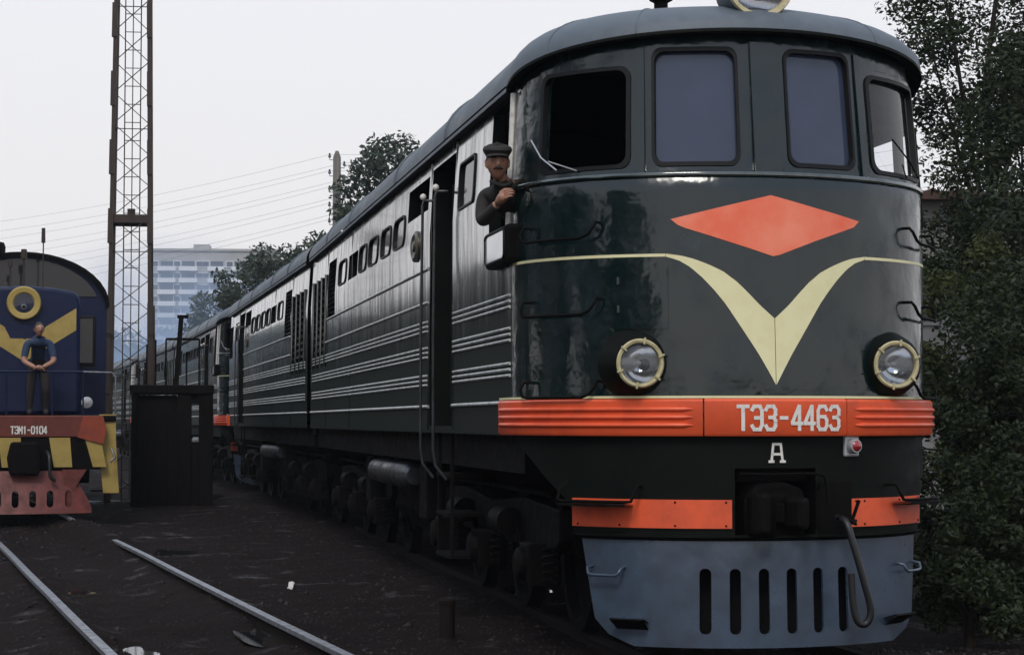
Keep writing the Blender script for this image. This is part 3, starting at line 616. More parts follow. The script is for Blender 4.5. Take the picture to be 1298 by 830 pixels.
def make_side(T, s):
    def SF(y, z, o=0):
        f = FR(90, z)
        return (s * (f[0] + o), max(y, f[1]) if y > 1.385 else f[1], z)
    H = [(1.46 if s < 0 else 1.386, 2.30, 3.03, 3.96 if s < 0 else 3.74), (2.95, 3.79, 3.34, 3.78), (4.0, 5.3, 1.56, 3.90), (5.48, 6.84, 3.56, 3.87),
         (6.98, 7.89, 3.34, 3.70), (8.04, 8.92, 3.34, 3.70), (9.12, 10.04, 3.34, 3.70), (10.18, 11.0, 3.34, 3.70), (11.11, 12.1, 3.36, 3.67), (12.32, 13.28, 3.34, 3.70),
         (13.62, 14.62, 3.0, 3.78), (14.85, 16.65, 2.38, 3.62)]
    us = cuts(1.38, YE - .06, [h[i] for h in H for i in (0, 1)], 1.5); vs = cuts(1.50, 4.05, [h[i] for h in H for i in (2, 3)] + [3.3], .5)
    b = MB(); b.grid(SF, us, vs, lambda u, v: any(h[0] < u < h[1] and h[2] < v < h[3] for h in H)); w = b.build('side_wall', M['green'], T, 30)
    # open cab window: reveal and pale edge post
    y0, y1, z0, z1 = H[0]; c = [(y0, z0), (y1, z0), (y1, z1), (y0, z1)]
    b = MB(); b.strip([SF(*p) for p in c], [SF(*p, -.09) for p in c]); cw = b.build('cab_window', M['darkgreen'], T)
    if s < 0: MB().tube([SF(y0 - .02, z0 - .02, .012), SF(y0 - .02, z1 + .02, .012)], .026, 8).build('edge_post', M['white'], cw)
    else: MB().tube([FR(74, z0 - .01, 0), FR(74, z1 + .01, 0)], .022, 8).build('edge_post', M['darkgreen'], cw)
    def win(h, pm, fm=M['green'], r=.14): return window(SF, *h, r, .09, T, fm, pm, .06, .03, lip=.018, depth=.022)
    win(H[1], M['darkglass'], r=.05)
    for h in H[4:8] + [H[9]]: win(h, M['sideglass'])
    # recessed door with its rails
    y0, y1, z0, z1 = H[2]; c = [(y0, z0), (y1, z0), (y1, z1), (y0, z1)]
    b = MB(); b.strip([SF(*p) for p in c], [SF(*p, -.20) for p in c]); b.add([SF(*p, -.20) for p in c], [(0, 1, 2, 3)]); b.build('door_recess', M['darkgreen'], T)
    b = MB(); b.prism([(y0 + .35, 1.7), (y1 - .2, 1.7), (y1 - .2, 3.75), (y0 + .35, 3.75)], lambda u, v, d: SF(u, v, d), -.19, -.15); d = b.build('door', M['darkgreen'], T, bevel=.01)
    b = MB(); b.tube([SF(4.5, 2.5, -.15), SF(4.5, 2.5, -.09), SF(4.5, 2.62, -.09)], .012, 6); b.build('handle', M['bright'], d)
    for y in (4.36, 5.10):
        b = MB(); b.tube([SF(y, 3.60, .0), SF(y, 3.60, .10), SF(y, 3.55, .11), SF(y, 2.4, .11), SF(y, 1.35, .11), SF(y, 1.22, .09), SF(y - .03, 1.10, .0)], .0135, 8); r_ = b.build('handrail', M['post'], T, 50)
        b = MB(); b.lathe([(.0005, -.034), (.022, -.023), (.031, 0), (.022, .023), (.0005, .034)], SF(y, 3.63, .11), (0, 0, 1), 12); b.build('finial', M['white'], r_, 60)
    b = MB()
    for z in (.42, .78, 1.12): b.box(min(s * 1.20, s * 1.5), max(s * 1.20, s * 1.5), 4.3, 5.0, z, z + .03)
    b.beam((s * 1.47, 4.3, .42), (s * 1.47, 4.3, 1.5), .03, .04); b.beam((s * 1.47, 5.0, .42), (s * 1.47, 5.0, 1.5), .03, .04); b.build('steps', M['black'], T)
    # dark openings and louvres
    for h in (H[3], H[8]):
        c = [(h[0], h[2]), (h[1], h[2]), (h[1], h[3]), (h[0], h[3])]; b = MB(); b.strip([SF(*p) for p in c], [SF(*p, -.15) for p in c]); b.add([SF(*p, -.15) for p in c], [(0, 1, 2, 3)]); b.build('air_intake', M['void'], T)
    for h, n in ((H[10], 12), (H[11], 12)):
        c = [(h[0], h[2]), (h[1], h[2]), (h[1], h[3]), (h[0], h[3])]; b = MB(); b.strip([SF(*p) for p in c], [SF(*p, -.12) for p in c]); b.add([SF(*p, -.12) for p in c], [(0, 1, 2, 3)]); sh = b.build('shutter', M['void'], T)
        st = (h[3] - h[2]) / n; mesh = None
        for k in range(n):
            z = h[2] + st * (k + .5)
            bb = MB(); bb.add([SF(h[0] + .03, z - st * .38, .0), SF(h[1] - .03, z - st * .38, .0), SF(h[1] - .03, z + st * .42, -.07), SF(h[0] + .03, z + st * .42, -.07), SF(h[0] + .03, z - st * .38 - .01, -.01), SF(h[1] - .03, z - st * .38 - .01, -.01), SF(h[1] - .03, z + st * .42 - .01, -.08), SF(h[0] + .03, z + st * .42 - .01, -.08)],
                [(0, 1, 2, 3), (7, 6, 5, 4), (0, 4, 5, 1), (2, 6, 7, 3), (0, 3, 7, 4), (1, 5, 6, 2)])
            bb.build('slat', M['green'], sh)
        if n and h is H[11]:
            for y in lin(h[0], h[1], 4): MB().tube([SF(y, h[2] - .02, .015), SF(y, h[3] + .02, .015)], .018, 6).build('shutter_post', M['green'], sh)
    # mouldings and ribs
    def mould(z, ya, yb_, r, nm, m): 
        pr = [SF(y, z, .004) for y in lin(ya, yb_, 3)]; MB().tube(pr, r, 8).build(nm, m, w, 60)
    for z, ya, yb_ in ((3.0, 5.34, 14.6), (2.69, 5.34, 14.75), (1.735, 1.75, 3.98), (1.735, 5.32, YE - .1)): mould(z, ya, yb_, .016, 'moulding', M['trim'])
    for zc in (2.47, 2.23, 1.975):
        for dz in (.043, 0, -.043):
            for ya, yb_ in ((1.42, 3.94), (5.38, 11.78), (11.86, YE - .35)): mould(zc + dz, ya, yb_, .012, 'rib', M['trim'])
    for y in (5.36, 11.82, 14.76, 3.96): MB().tube([SF(y, 1.53, .003), SF(y, 4.03, .003)], .012, 6).build('panel_seam', M['green'], w, 60)
    b = MB(); b.grid(lambda y, j: SF(y, (4.02, 3.99, 3.985, 4.0)[j], (.072, .072, .05, .0)[j]), [1.45, YE - .05], [0, 1, 2, 3]); b.build('gutter', M['roof'], w)
    # cast badge
    nrm = (s, 0, 0); p = SF(6.13, 3.27, .0); b = MB()
    k = 24; ring = lambda ry, rz, o: [SF(6.13 + ry * math.cos(2 * PI * i / k), 3.27 + rz * math.sin(2 * PI * i / k), o) for i in range(k)]
    b.strip(ring(.24, .15, .001), ring(.24, .15, .02)); b.strip(ring(.24, .15, .02), ring(.18, .115, .035)); b.strip(ring(.18, .115, .035), ring(.14, .09, .022)); b.add(ring(.14, .09, .022), [tuple(range(k))]); bd = b.build('badge', M['badge'], T, 40)
    b = MB(); b.strip(ring(.09, .055, .023), ring(.06, .04, .04)); b.add(ring(.06, .04, .04), [tuple(range(k))]); b.build('badge_boss', M['badge'], bd, 40)
    # panel box below the cab window
    if s < 0:
        xo = 1.60
        b = MB(); b.box(*sorted((s * 1.40, s * xo)), 1.19, 2.04, 2.735, 3.01); bx = b.build('arm_rest_box', M['black'], T, bevel=.03)
        P = rrect(1.24, 1.99, 2.765, 2.98, .06, .035); b = MB(); b.add([(s * (xo + .004), u, v) for u, v in P], [tuple(range(len(P)))]); b.build('pale_panel', M['mirror'], bx)
        b = MB(); pp = [(s * (xo + .004), u, v) for u, v in P]; b.tube(pp + pp[:1], .012, 6); b.build('panel_frame', M['gasket'], bx, 60)

def make_bogie(T, yc):
    b = MB()
    for s in (-1, 1):
        b.prism([(-2.75, .72), (-2.5, .62), (2.5, .62), (2.75, .72), (2.75, .95), (1.4, 1.0), (0, .92), (-1.4, 1.0), (-2.75, .95)], lambda u, v, d: (d, yc + u, v), s * 1.0, s * 1.12)
    for y in (-2.7, -1.05, 1.05, 2.7): b.box(-1.0, 1.0, yc + y - .1, yc + y + .1, .62, .9)
    g = b.build('bogie_frame', M['black'], T, bevel=.015)
    for dy in (-2.1, 0, 2.1):
        y = yc + dy
        for s in (-1, 1):
            b = MB(); b.lathe([(.08, -.02), (.40, .0), (.44, .03), (.555, .03), (.53, .06), (.525, .14), (.44, .14), (.40, .07), (.12, .09), (.0005, .09)], (s * .70, y, .525), (s, 0, 0), 32); b.build('wheel', M['black'], g, 40)
            b = MB(); b.box(*sorted((s * 1.0, s * 1.26)), y - .17, y + .17, .36, .68); b.lathe([(.13, 0), (.13, .05), (.06, .07), (.0005, .07)], (s * 1.26, y, .52), (s, 0, 0), 16); b.build('axle_box', M['black'], g, bevel=.02)
            for q in (-.42, .42):
                b = MB(); hz = [(s * 1.14 + .055 * math.cos(a), y + q + .055 * math.sin(a), .40 + a * .0088) for a in [k * .55 for k in range(58)]]; b.tube(hz, .012, 5); b.build('spring', M['black'], g, 60)
        b = MB(); b.tube([(-.75, y, .525), (.75, y, .525)], .09, 12); b.build('axle', M['black'], g, 60)
    for s in (-1, 1):
        for dy in (-1.05, 1.05):
            b = MB(); b.tube([(s * 1.2, yc + dy - .22, .80), (s * 1.2, yc + dy + .22, .80)], .11, 16); b.build('brake_cylinder', M['black'], g, 40)
            for k in (-1, 1): MB().beam((s * 1.16, yc + dy + .3 * k, .82), (s * 1.1, yc + dy + .62 * k, .35), .05, .03).build('brake_rod', M['black'], g)
        b = MB(); b.tube([(s * 1.15, yc - 2.6, 1.06), (s * 1.15, yc + 2.6, 1.06)], .022, 6); b.tube([(s * 1.15, yc - 2.62, 1.06), (s * 1.05, yc - 2.72, .9), (s * .9, yc - 2.85, .3)], .022, 6); b.build('sand_pipe', M['black'], g, 60)

loco = make_section()
GRP = None
tag(loco, 'dark green diesel locomotive with orange diamond and cream V, number 4463', 'locomotive')
# the sections coupled behind, on a track that bends gently to the siding side
pos = Vector((0, YE + .30, 0)); pos.z = 0
lab = ['dark green locomotive section coupled directly behind the numbered one, cab facing away', 'dark green locomotive with orange nose band coupled behind the second section', 'dark green locomotive section behind the third, beyond the timber frame', 'last dark green locomotive section at the smoky end of the train']
for i, lb in enumerate(lab):
    h = R(1.35 + 1.15 * i); d = Vector((-math.sin(h), math.cos(h), 0)); c = copy_tree(loco); c['label'] = lb; rev = (i % 2 == 0)
    if rev: end = pos + d * (YE + .15); c.location = end; c.rotation_euler.z = PI + h; pos = end + d * .9
    else: c.location = pos; c.rotation_euler.z = h; pos = pos + d * (YE + .30)
    for ch in list(c.children):
        if ch.name.startswith(('section_letter',)): bpy.data.objects.remove(ch)
        elif ch.name.startswith('number_plate'):
            for g in list(ch.children): bpy.data.objects.remove(g)

# ------------------------------------------------------------------ people
def skin_mesh(joints, edges, name):
    """joints: name -> (position, radius); grows one continuous skin over the edges"""
    ks = list(joints); me = bpy.data.meshes.new('skeleton'); me.from_pydata([joints[k][0] for k in ks], [(ks.index(a), ks.index(b)) for a, b in edges], [])
    o = bpy.data.objects.new('skeleton', me); COL.objects.link(o)
    md = o.modifiers.new('s', 'SKIN'); md.use_smooth_shade = True; md.branch_smoothing = .6
    for i, k in enumerate(ks):
        sv_ = me.skin_vertices[0].data[i]; r = joints[k][1]; sv_.radius = (r, r) if not isinstance(r, tuple) else r; sv_.use_root = (i == 0)
    sb = o.modifiers.new('u', 'SUBSURF'); sb.levels = 2; sb.render_levels = 2
    dg = bpy.context.evaluated_depsgraph_get(); me2 = bpy.data.meshes.new_from_object(o.evaluated_get(dg)); bpy.data.objects.remove(o); me2.name = name; return me2
def head_verts(b, o, yaw, sc=1.0):
    """head with brow, eye sockets, nose, mouth, chin and ears; o = chin-to-crown middle, faces -Y turned by yaw"""
    n, m = 28, 22; P = []
    def pt(u, v):
        a = 2 * PI * u; e = PI * (v - .5); x = math.cos(e) * math.sin(a); y = -math.cos(e) * math.cos(a); z = math.sin(e)
        f = max(0, -y)
        X = x * .077; Y = y * .096; Zz = z * .118
        if z < 0: X *= 1 - .30 * (-z) ** 1.3; Y *= 1 - .12 * (-z)
        if f > .1:
            g = lambda cx, cz, sx, sz: math.exp(-((x - cx) / sx) ** 2 - ((z - cz) / sz) ** 2)
            Y -= .030 * g(0, -.16, .13, .13) + .018 * g(0, .02, .10, .22) + .008 * g(0, .24, .6, .09) + .010 * g(0, -.86, .3, .16) + .007 * g(0, -.50, .22, .06)
            Y += .012 * (g(.36, .06, .19, .11) + g(-.36, .06, .19, .11)) + .006 * g(0, -.58, .22, .03) + .006 * (g(.55, -.45, .2, .3) + g(-.55, -.45, .2, .3))
        return X, Y, Zz
    c, s = math.cos(yaw), math.sin(yaw)
    def tr(p): return (o[0] + sc * (p[0] * c - p[1] * s), o[1] + sc * (p[0] * s + p[1] * c), o[2] + sc * p[2])
    b.grid(lambda i, j: tr(pt(i / n, .004 + .992 * j / m)), list(range(n + 1)), list(range(m + 1)))
    for q in (-1, 1):
        b.tube([tr((q * .072, .0, .035)), tr((q * .080, .012, .02)), tr((q * .079, .010, -.02)), tr((q * .070, .0, -.035))], [.006, .010, .009, .005], 8)
    return tr
def hand(b, wrist, dirv, nrm, curl, sc=1.0):
    """palm, four bent fingers and a thumb leaving the side of the palm"""
    d = Vector(dirv).normalized(); nv = Vector(nrm).normalized(); sd_ = d.cross(nv).normalized(); nv = sd_.cross(d); w = Vector(wrist)
    b.tube([w - d * .02 * sc, w + d * .015 * sc, w + d * .05 * sc, w + d * .085 * sc], [.026 * sc, .034 * sc, .040 * sc, .036 * sc], 10)
    for k, ln in enumerate((.070, .080, .075, .058)):
        p = w + d * .082 * sc + sd_ * (.030 - .020 * k) * sc; q = [p - d * .02 * sc, p]; a = 0
        for f in (.45, .32, .25): a += curl; p = p + (d * math.cos(a) + nv * math.sin(a)) * ln * f * sc; q.append(p)
        b.tube(q, [.010 * sc, .0098 * sc, .0092 * sc, .0085 * sc, .006 * sc], 7)
    p = w + d * .03 * sc + sd_ * .032 * sc
    b.tube([p - sd_ * .015 * sc, p + sd_ * .02 * sc + d * .02 * sc, p + sd_ * .028 * sc + d * .045 * sc + nv * .02 * sc, p + sd_ * .02 * sc + d * .065 * sc + nv * .035 * sc], [.014 * sc, .0125 * sc, .011 * sc, .007 * sc], 7)
def merge(name, body, extra, mats, assign, parent):
    """one mesh from the skinned body and the head and hands; assign(centre) -> material index"""
    bm = bmesh.new(); bm.from_mesh(body); nb = len(bm.faces)
    for f in bm.faces: f.material_index = assign(f.calc_center_median())
    for e_, mi in extra:
        vs = [bm.verts.new(p) for p in e_.v]
        for f in e_.f:
            try: q = bm.faces.new([vs[i] for i in f]); q.material_index = mi
            except ValueError: pass
    bmesh.ops.remove_doubles(bm, verts=bm.verts, dist=1e-4)
    for f in bm.faces: f.smooth = True
    bmesh.ops.recalc_face_normals(bm, faces=bm.faces)
    me = bpy.data.meshes.new(name); bm.to_mesh(me); bm.free()
    for m in mats: me.materials.append(m)
    o = bpy.data.objects.new(name, me); COL.objects.link(o); o.parent = parent; return o

# the driver leaning out of the open cab window
D = thing('person', 'person in dark jacket and flat cap leaning out of the green locomotive cab window', 'person', (-1.56, 1.62, 3.03))
hp = (-.10, -.42, .405)      # head middle, relative to the sill
J = {'pelvis': ((.42, .30, -.16), .15), 'waist': ((.30, .18, .02), .15), 'chest': ((.08, -.10, .15), (.17, .14)), 'upper': ((.0, -.24, .225), (.13, .10)), 'neck': ((-.07, -.36, .30), .055), 'skull': ((-.09, -.40, .36), .05),
     'sl': ((-.13, -.08, .20), .078), 'el': ((-.17, -.20, .0), .058), 'wl': ((-.10, -.44, .12), .036),
     'sr': ((.16, -.34, .20), .075), 'er': ((.20, -.42, -.02), .055), 'wr': ((.06, -.34, .0), .036)}
ED = [('pelvis', 'waist'), ('waist', 'chest'), ('chest', 'upper'), ('upper', 'neck'), ('neck', 'skull'), ('upper', 'sl'), ('sl', 'el'), ('el', 'wl'), ('upper', 'sr'), ('sr', 'er'), ('er', 'wr')]
body = skin_mesh(J, ED, 'driver')
hb = MB(); yaw = R(-8); trh = head_verts(hb, hp, yaw, 1.02)
hd = MB(); hand(hd, (-.095, -.455, .125), (.35, -.75, .55), (1, .2, 0), .55, 1.0)
def asg(c): return 1 if (c.z > .285 and c.y < -.33) or ((Vector(c) - Vector((-.10, -.44, .12))).length < .045) else 0
bo = merge('body', body, [(hb, 1), (hd, 1)], [M['jacket'], M['skin']], asg, D)
b = MB()
for q in (-1, 1): b.lathe([(.0005, -.007), (.011, -.003), (.012, .004)], trh((q * .029, -.082, .010)), trh((0, -1, 0)) if 0 else (math.sin(yaw), -math.cos(yaw), 0), 10)
b.build('eyes', M['eye'], D, 60)
b = MB(); b.tube([trh((-.032, -.088, -.052)), trh((-.012, -.103, -.040)), trh((.012, -.103, -.040)), trh((.032, -.088, -.052))], [.006, .010, .010, .006], 8); b.build('moustache', M['hair'], D, 60)
for q in (-1, 1): MB().tube([trh((q * .045, -.083, .030)), trh((q * .03, -.094, .034)), trh((q * .014, -.095, .030))], .0045, 6).build('eyebrow', M['hair'], D, 60)
b = MB(); b.grid(lambda i, j: trh((.082 * math.sin(2 * PI * i / 24) * math.cos(j * .26), (.098 * -math.cos(2 * PI * i / 24)) * math.cos(j * .26) + .008, .02 + .10 * math.sin(j * .26))), list(range(25)), list(range(7)), lambda i, j: (i < 4 or i > 20) and j < 2.5); b.build('hair', M['hair'], D, 60)
b = MB(); N_ = 28    # flat cap: bulging crown and a peak
def cap(i, j):
    a = 2 * PI * i / N_; r, z = ((.084, .050), (.089, .062), (.101, .080), (.106, .096), (.098, .116), (.066, .130), (.001, .134))[j]
    return trh((r * math.sin(a) * .98, -r * math.cos(a) * 1.12 + .004, z + .02 * math.cos(a) * -.4 + (.012 if j > 2 else 0) * -math.cos(a)))
b.grid(cap, list(range(N_ + 1)), list(range(7))); cp = b.build('cap', M['jacket'], D, 60)
b = MB(); b.grid(lambda i, j: trh((.080 * math.sin(R(i)) * (1, 1.06)[j], -.096 * math.cos(R(i)) - (.0, .062)[j] * math.cos(R(i)) ** .6, (.058, .036)[j])), lin(-78, 78, 15), [0, 1]); b.build('peak', M['jacket'], cp, 60)
b = MB(); b.tube(spl([(-.13, -.34, .285), (-.11, -.41, .262), (-.06, -.44, .245), (-.01, -.40, .262), (.01, -.33, .29)]), .016, 8); b.build('collar', M['jacket'], D, 60)

# ------------------------------------------------------------------ the blue shunter on the siding
SH = R(3.6); SP = Vector((TRK(21.2) + .05, 21.2, 0))
B_ = thing('shunting_locomotive', 'dark blue shunting locomotive with yellow V stripe and red front beam', 'locomotive', SP, SH)
def bx(name, m, x0, x1, y0, y1, z0, z1, bev=.02, parent=None): return MB().box(x0, x1, y0, y1, z0, z1).build(name, m, parent or B_, bevel=bev)
hw = .93
pr = [(-hw, 1.72), (-hw, 3.62), (-hw + .02, 3.76), (-hw + .12, 3.84), (-.45, 3.90), (0, 3.93), (.45, 3.90), (hw - .12, 3.84), (hw - .02, 3.76), (hw, 3.62), (hw, 1.72)]
b = MB(); b.prism(pr, lambda u, v, d: (u, d, v), 1.0, 3.4); hd_ = b.build('hood', M['blue'], B_, bevel=.06)
for s in (-1, 1):
    b = MB(); b.add([(s * .86, .994, 3.55), (s * .86, .994, 3.17), (s * .0, .994, 2.62), (s * .0, .994, 3.00)], [(0, 1, 2, 3)]); b.build('v_stripe', M['yellow'], hd_)
b = MB(); b.add([(-.24, .991, 3.02), (.24, .991, 3.02), (.36, .991, 3.26), (-.36, .991, 3.26)], [(0, 1, 2, 3)]); b.build('stripe_panel', M['blue'], hd_)
b = MB(); b.lathe([(.20, .12), (.285, .10), (.29, .0), (.27, -.03), (.19, -.02), (.165, .02), (.165, .08)], (-.02, .93, 3.62), (0, 1, 0), 32); hl = b.build('headlight', M['yellow'], B_, 40)
b = MB(); b.lathe([(.186, .03), (.16, .10), (.08, .15), (.0005, .16)], (-.02, .93, 3.62), (0, 1, 0), 28); b.build('reflector', M['gasket'], hl, 60)
b = MB(); b.lathe([(.03, .02), (.05, .05), (.05, .1)], (-.02, .93, 3.56), (0, 1, 0), 14); b.build('bulb', M['silverp'], hl, 60)
b = MB(); b.lathe([(.186, .005), (.09, -.01), (.0005, -.015)], (-.02, .93, 3.62), (0, 1, 0), 28); b.build('lens', M['clear'], hl, 60)
# cab with arched roof
ar = [(1.55 * math.cos(a), 3.72 + .98 * math.sin(a)) for a in [PI * k / 20 for k in range(21)]]
b = MB(); b.prism([(1.50, 1.72)] + [(x * .972, z - .06) for x, z in ar] + [(-1.50, 1.72)], lambda u, v, d: (u, d, v), 3.4, 6.2); cb = b.build('cab', M['blue'], B_, 30)
b = MB(); b.strip([(x, 3.28, z) for x, z in ar], [(x, 6.3, z) for x, z in ar], False); b.strip([(x * .96, 3.28, z - .07) for x, z in ar], [(x, 3.28, z) for x, z in ar], False); b.build('cab_roof', M['black'], cb, 40)
for s in (-1, 1):
    for x0, x1, z0, z1 in ((.95, 1.30, 2.62, 3.55),):
        xa, xb = sorted((s * x0, s * x1)); b = MB(); b.box(xa, xb, 3.36, 3.395, z0, z1); w_ = b.build('window', M['gasket'], cb, bevel=.02); b = MB(); b.box(xa + .05, xb - .05, 3.35, 3.359, z0 + .06, z1 - .06); b.build('pane', M['darkglass'], w_)
b = MB(); b.prism([(x * .9, z - .12) for x, z in ar if z > 3.98], lambda u, v, d: (u, d, v), 3.375, 3.396); b.build('upper_window', M['darkglass'], cb)
# long body behind the cab, frame, buffer beam
b = MB(); b.prism([(u * 1.0, v - .1) for u, v in pr], lambda u, v, d: (u, d, v), 6.2, 16.5); b.build('engine_hood', M['blue'], B_, bevel=.05)
bx('running_board', M['black'], -1.5, 1.5, .12, 16.6, 1.60, 1.70)
b = MB(); b.prism([(-1.28, 1.34), (1.28, 1.34), (1.33, 1.45), (1.27, 1.70), (-1.27, 1.70), (-1.33, 1.45)], lambda u, v, d: (u, d, v), .0, .12); bb_ = b.build('buffer_beam', M['redbeam'], B_, bevel=.015)
b = MB(); b.prism([(.86, 1.335), (1.28, 1.22), (1.335, 1.45), (1.28, 1.69), (.95, 1.69)], lambda u, v, d: (u, d, v), -.015, -.002); b.build('beam_end', mat('worn_orange_paint', (.30, .048, .018), .5, col2=(.18, .03, .013), scale=6), bb_)
letters('TEM1-0104', -.22, .36, 1.40, 1.515, lambda u, v, e: (u, -.006 - e, v), .02, .35).build('lettering', M['white'], bb_)
# striped skirt
bx('skirt', M['black'], -1.25, 1.25, .03, .10, .80, 1.335)
for x0, x1, k in ((-.42, -.06, .02), (.40, .74, .04), (.98, 1.24, .10), (-.95, -.65, -.02), (-1.24, -1.05, -.06)):
    b = MB(); b.prism([(x0, 1.33), (x1, 1.33), (x1 + k, .84), (x0 + k + .04, .84)], lambda u, v, d: (u, d, v), .012, .028); b.build('yellow_stripe', M['yellow'], B_)
for s in (-1, 1):
    b = MB(); b.prism([(s * 1.22, 1.72), (s * 1.50, 1.72), (s * 1.50, 1.30), (s * 1.56, .40), (s * 1.30, .40), (s * 1.24, .95)], lambda u, v, d: (u, d, v), .16, .20); sp = b.build('step_panel', M['yellow'], B_)
    b = MB(); b.tube([(s * 1.48, .05, 1.72), (s * 1.48, .05, 2.35), (s * 1.42, .07, 2.42), (s * .95, .07, 2.43)], .017, 8); b.build('handrail', M['bright'], B_, 50)
    b = MB(); b.tube([(s * 1.42, .06, 1.15), (s * 1.48, -.02, 1.0), (s * 1.40, -.02, .92)], .02, 8); b.build('grab_hook', M['bright'], B_, 50)
    for z in (.42, .80, 1.16): MB().box(*sorted((s * 1.1, s * 1.45)), .21, .5, z, z + .03).build('step', M['black'], B_)
b = MB(); b.tube([(-.95, .07, 2.43), (.95, .07, 2.43)], .018, 8); b.build('front_rail', M['blue'], B_)
for x in (-.95, -.3, .45, .95): MB().tube([(x, .07, 1.7), (x, .07, 2.43)], .015, 6).build('stanchion', M['blue'], B_)
b = MB(); b.lathe([(.06, .1), (.09, .08), (.095, .0), (.07, -.01), (.0005, -.02)], (1.02, .2, 1.92), (0, 1, 0), 16); b.build('marker_lamp', M['silverp'], B_, 50)
b = MB(); b.prism([(-.24, .72), (.24, .72), (.27, .95), (.22, 1.26), (-.22, 1.26), (-.28, 1.0)], lambda u, v, d: (u, d, v), -.22, .02); b.build('coupler', M['black'], B_, bevel=.04)
b = MB(); b.tube(spl([(.36, -.02, 1.1), (.40, -.15, 1.0), (.42, -.18, .7), (.5, -.15, .62)]), .03, 8); b.build('brake_hose', M['rubber'], B_, 50)
# red plough with slots: a raked sheet built round its openings
def RP(x, z): return (x, -.30 + .42 * (z - .08) + .24 * (abs(x) / 1.1) ** 2, z)
SLT = [(x - .07, x + .07, .17, .47) for x in (-.72, -.42, -.14, .14, .42, .72)]
us = cuts(-1.10, 1.10, [w[i] for w in SLT for i in (0, 1)], .2); vs = cuts(.08, .78, [.17, .47], .2)
def half(z): return 1.10 if z < .2 else 1.10 - (z - .2) * .55
def rpc(u, v): h = half(v); return RP(max(-h, min(h, u)), v)
b = MB(); b.grid(rpc, us, vs, lambda u, v: any(w[0] < u < w[1] and w[2] < v < w[3] for w in SLT)); rp_ = b.build('plough', M['redplow'], B_, 30)
for w in SLT:
    P = rrect(w[0] + .015, w[1] - .015, w[2] + .015, w[3] - .015, .05, .06, 4); Q = to_rect(P, *w, 4); b = MB(); b.strip([RP(*p) for p in Q], [RP(*p) for p in P]); b.build('slot_rim', M['redplow'], rp_, 40)
for s in (-1, 1):
    b = MB(); b.prism([(s * .62, .80), (s * 1.02, .80), (s * .84, .52), (s * .98, .10), (s * .70, .10)], lambda u, v, d: (u, d, v), -.02, .05); b.build('plough_bracket', M['redplow'], B_)
# roof bits
for x, y, h, r in ((-.25, 1.5, .50, .03), (-.02, 1.6, .70, .035), (.30, 1.3, 1.05, .022)):
    b = MB(); b.tube([(x, y, 3.9), (x, y, 3.9 + h * .75), (x, y, 3.9 + h * .76), (x, y, 3.9 + h)], [r * .5, r * .5, r * 1.6, r * 1.4], 8); b.build('exhaust_pipe' if h < 1 else 'aerial_rod', M['rust'], B_, 50)
b = MB(); b.lathe([(.12, 0), (.13, .25), (.10, .33), (.0005, .35)], (-.45, 3.9, 4.58), (0, 0, 1), 14); b.build('vent', M['black'], B_, 50)
# running gear
for yc in (3.2, 13.2):
    g = bx('bogie_frame', M['black'], -1.1, 1.1, yc - 2.4, yc + 2.4, .55, .95)
    for dy in (-1.9, 0, 1.9):
        for s in (-1, 1):
            b = MB(); b.lathe([(.08, 0), (.42, .02), (.555, .03), (.525, .06), (.525, .14), (.1, .1), (.0005, .1)], (s * .70, yc + dy, .525), (s, 0, 0), 24); b.build('wheel', M['black'], g, 40)
bx('fuel_tank', M['black'], -1.2, 1.2, 6.3, 10.2, .45, 1.6)

# the man leaning on the shunter's front rail
w0 = Vector((.22, .42, 1.70)); rot = Matrix.Rotation(SH, 4, 'Z'); wp = SP + rot @ w0
P2 = thing('person', 'person in blue shirt leaning on the front rail of the blue shunter', 'person', wp, SH)
J = {'pelvis': ((0, .12, .86), .15), 'waist': ((0, .06, 1.02), .14), 'chest': ((0, -.08, 1.20), (.165, .13)), 'upper': ((0, -.17, 1.30), (.13, .10)), 'neck': ((0, -.24, 1.38), .055), 'skull': ((0, -.28, 1.44), .05),
     'sl': ((-.19, -.15, 1.27), .075), 'el': ((-.27, -.30, 1.0), .055), 'wl': ((-.07, -.40, .80), .036), 'sr': ((.19, -.15, 1.27), .075), 'er': ((.27, -.30, 1.0), .055), 'wr': ((.07, -.40, .80), .036),
     'hl': ((-.10, .14, .80), .105), 'kl': ((-.12, .06, .46), .075), 'al': ((-.13, .12, .08), .05), 'tl': ((-.14, -.06, .035), .04),
     'hr': ((.10, .14, .80), .105), 'kr': ((.12, .06, .46), .075), 'ar': ((.13, .12, .08), .05), 'tr': ((.14, -.06, .035), .04)}
for q, v in (('chest', ((0, -.12, 1.17), (.17, .13))), ('upper', ((0, -.23, 1.25), (.13, .10))), ('neck', ((0, -.30, 1.33), .055)), ('skull', ((0, -.34, 1.38), .05)), ('sl', ((-.19, -.23, 1.20), .078)), ('sr', ((.19, -.23, 1.20), .078)), ('el', ((-.25, -.30, .90), .056)), ('er', ((.25, -.30, .90), .056)), ('wl', ((-.05, -.42, .79), .036)), ('wr', ((.06, -.40, .80), .036))): J[q] = v
ED = [('pelvis', 'waist'), ('waist', 'chest'), ('chest', 'upper'), ('upper', 'neck'), ('neck', 'skull'), ('upper', 'sl'), ('sl', 'el'), ('el', 'wl'), ('upper', 'sr'), ('sr', 'er'), ('er', 'wr'), ('pelvis', 'hl'), ('hl', 'kl'), ('kl', 'al'), ('al', 'tl'), ('pelvis', 'hr'), ('hr', 'kr'), ('kr', 'ar'), ('ar', 'tr')]
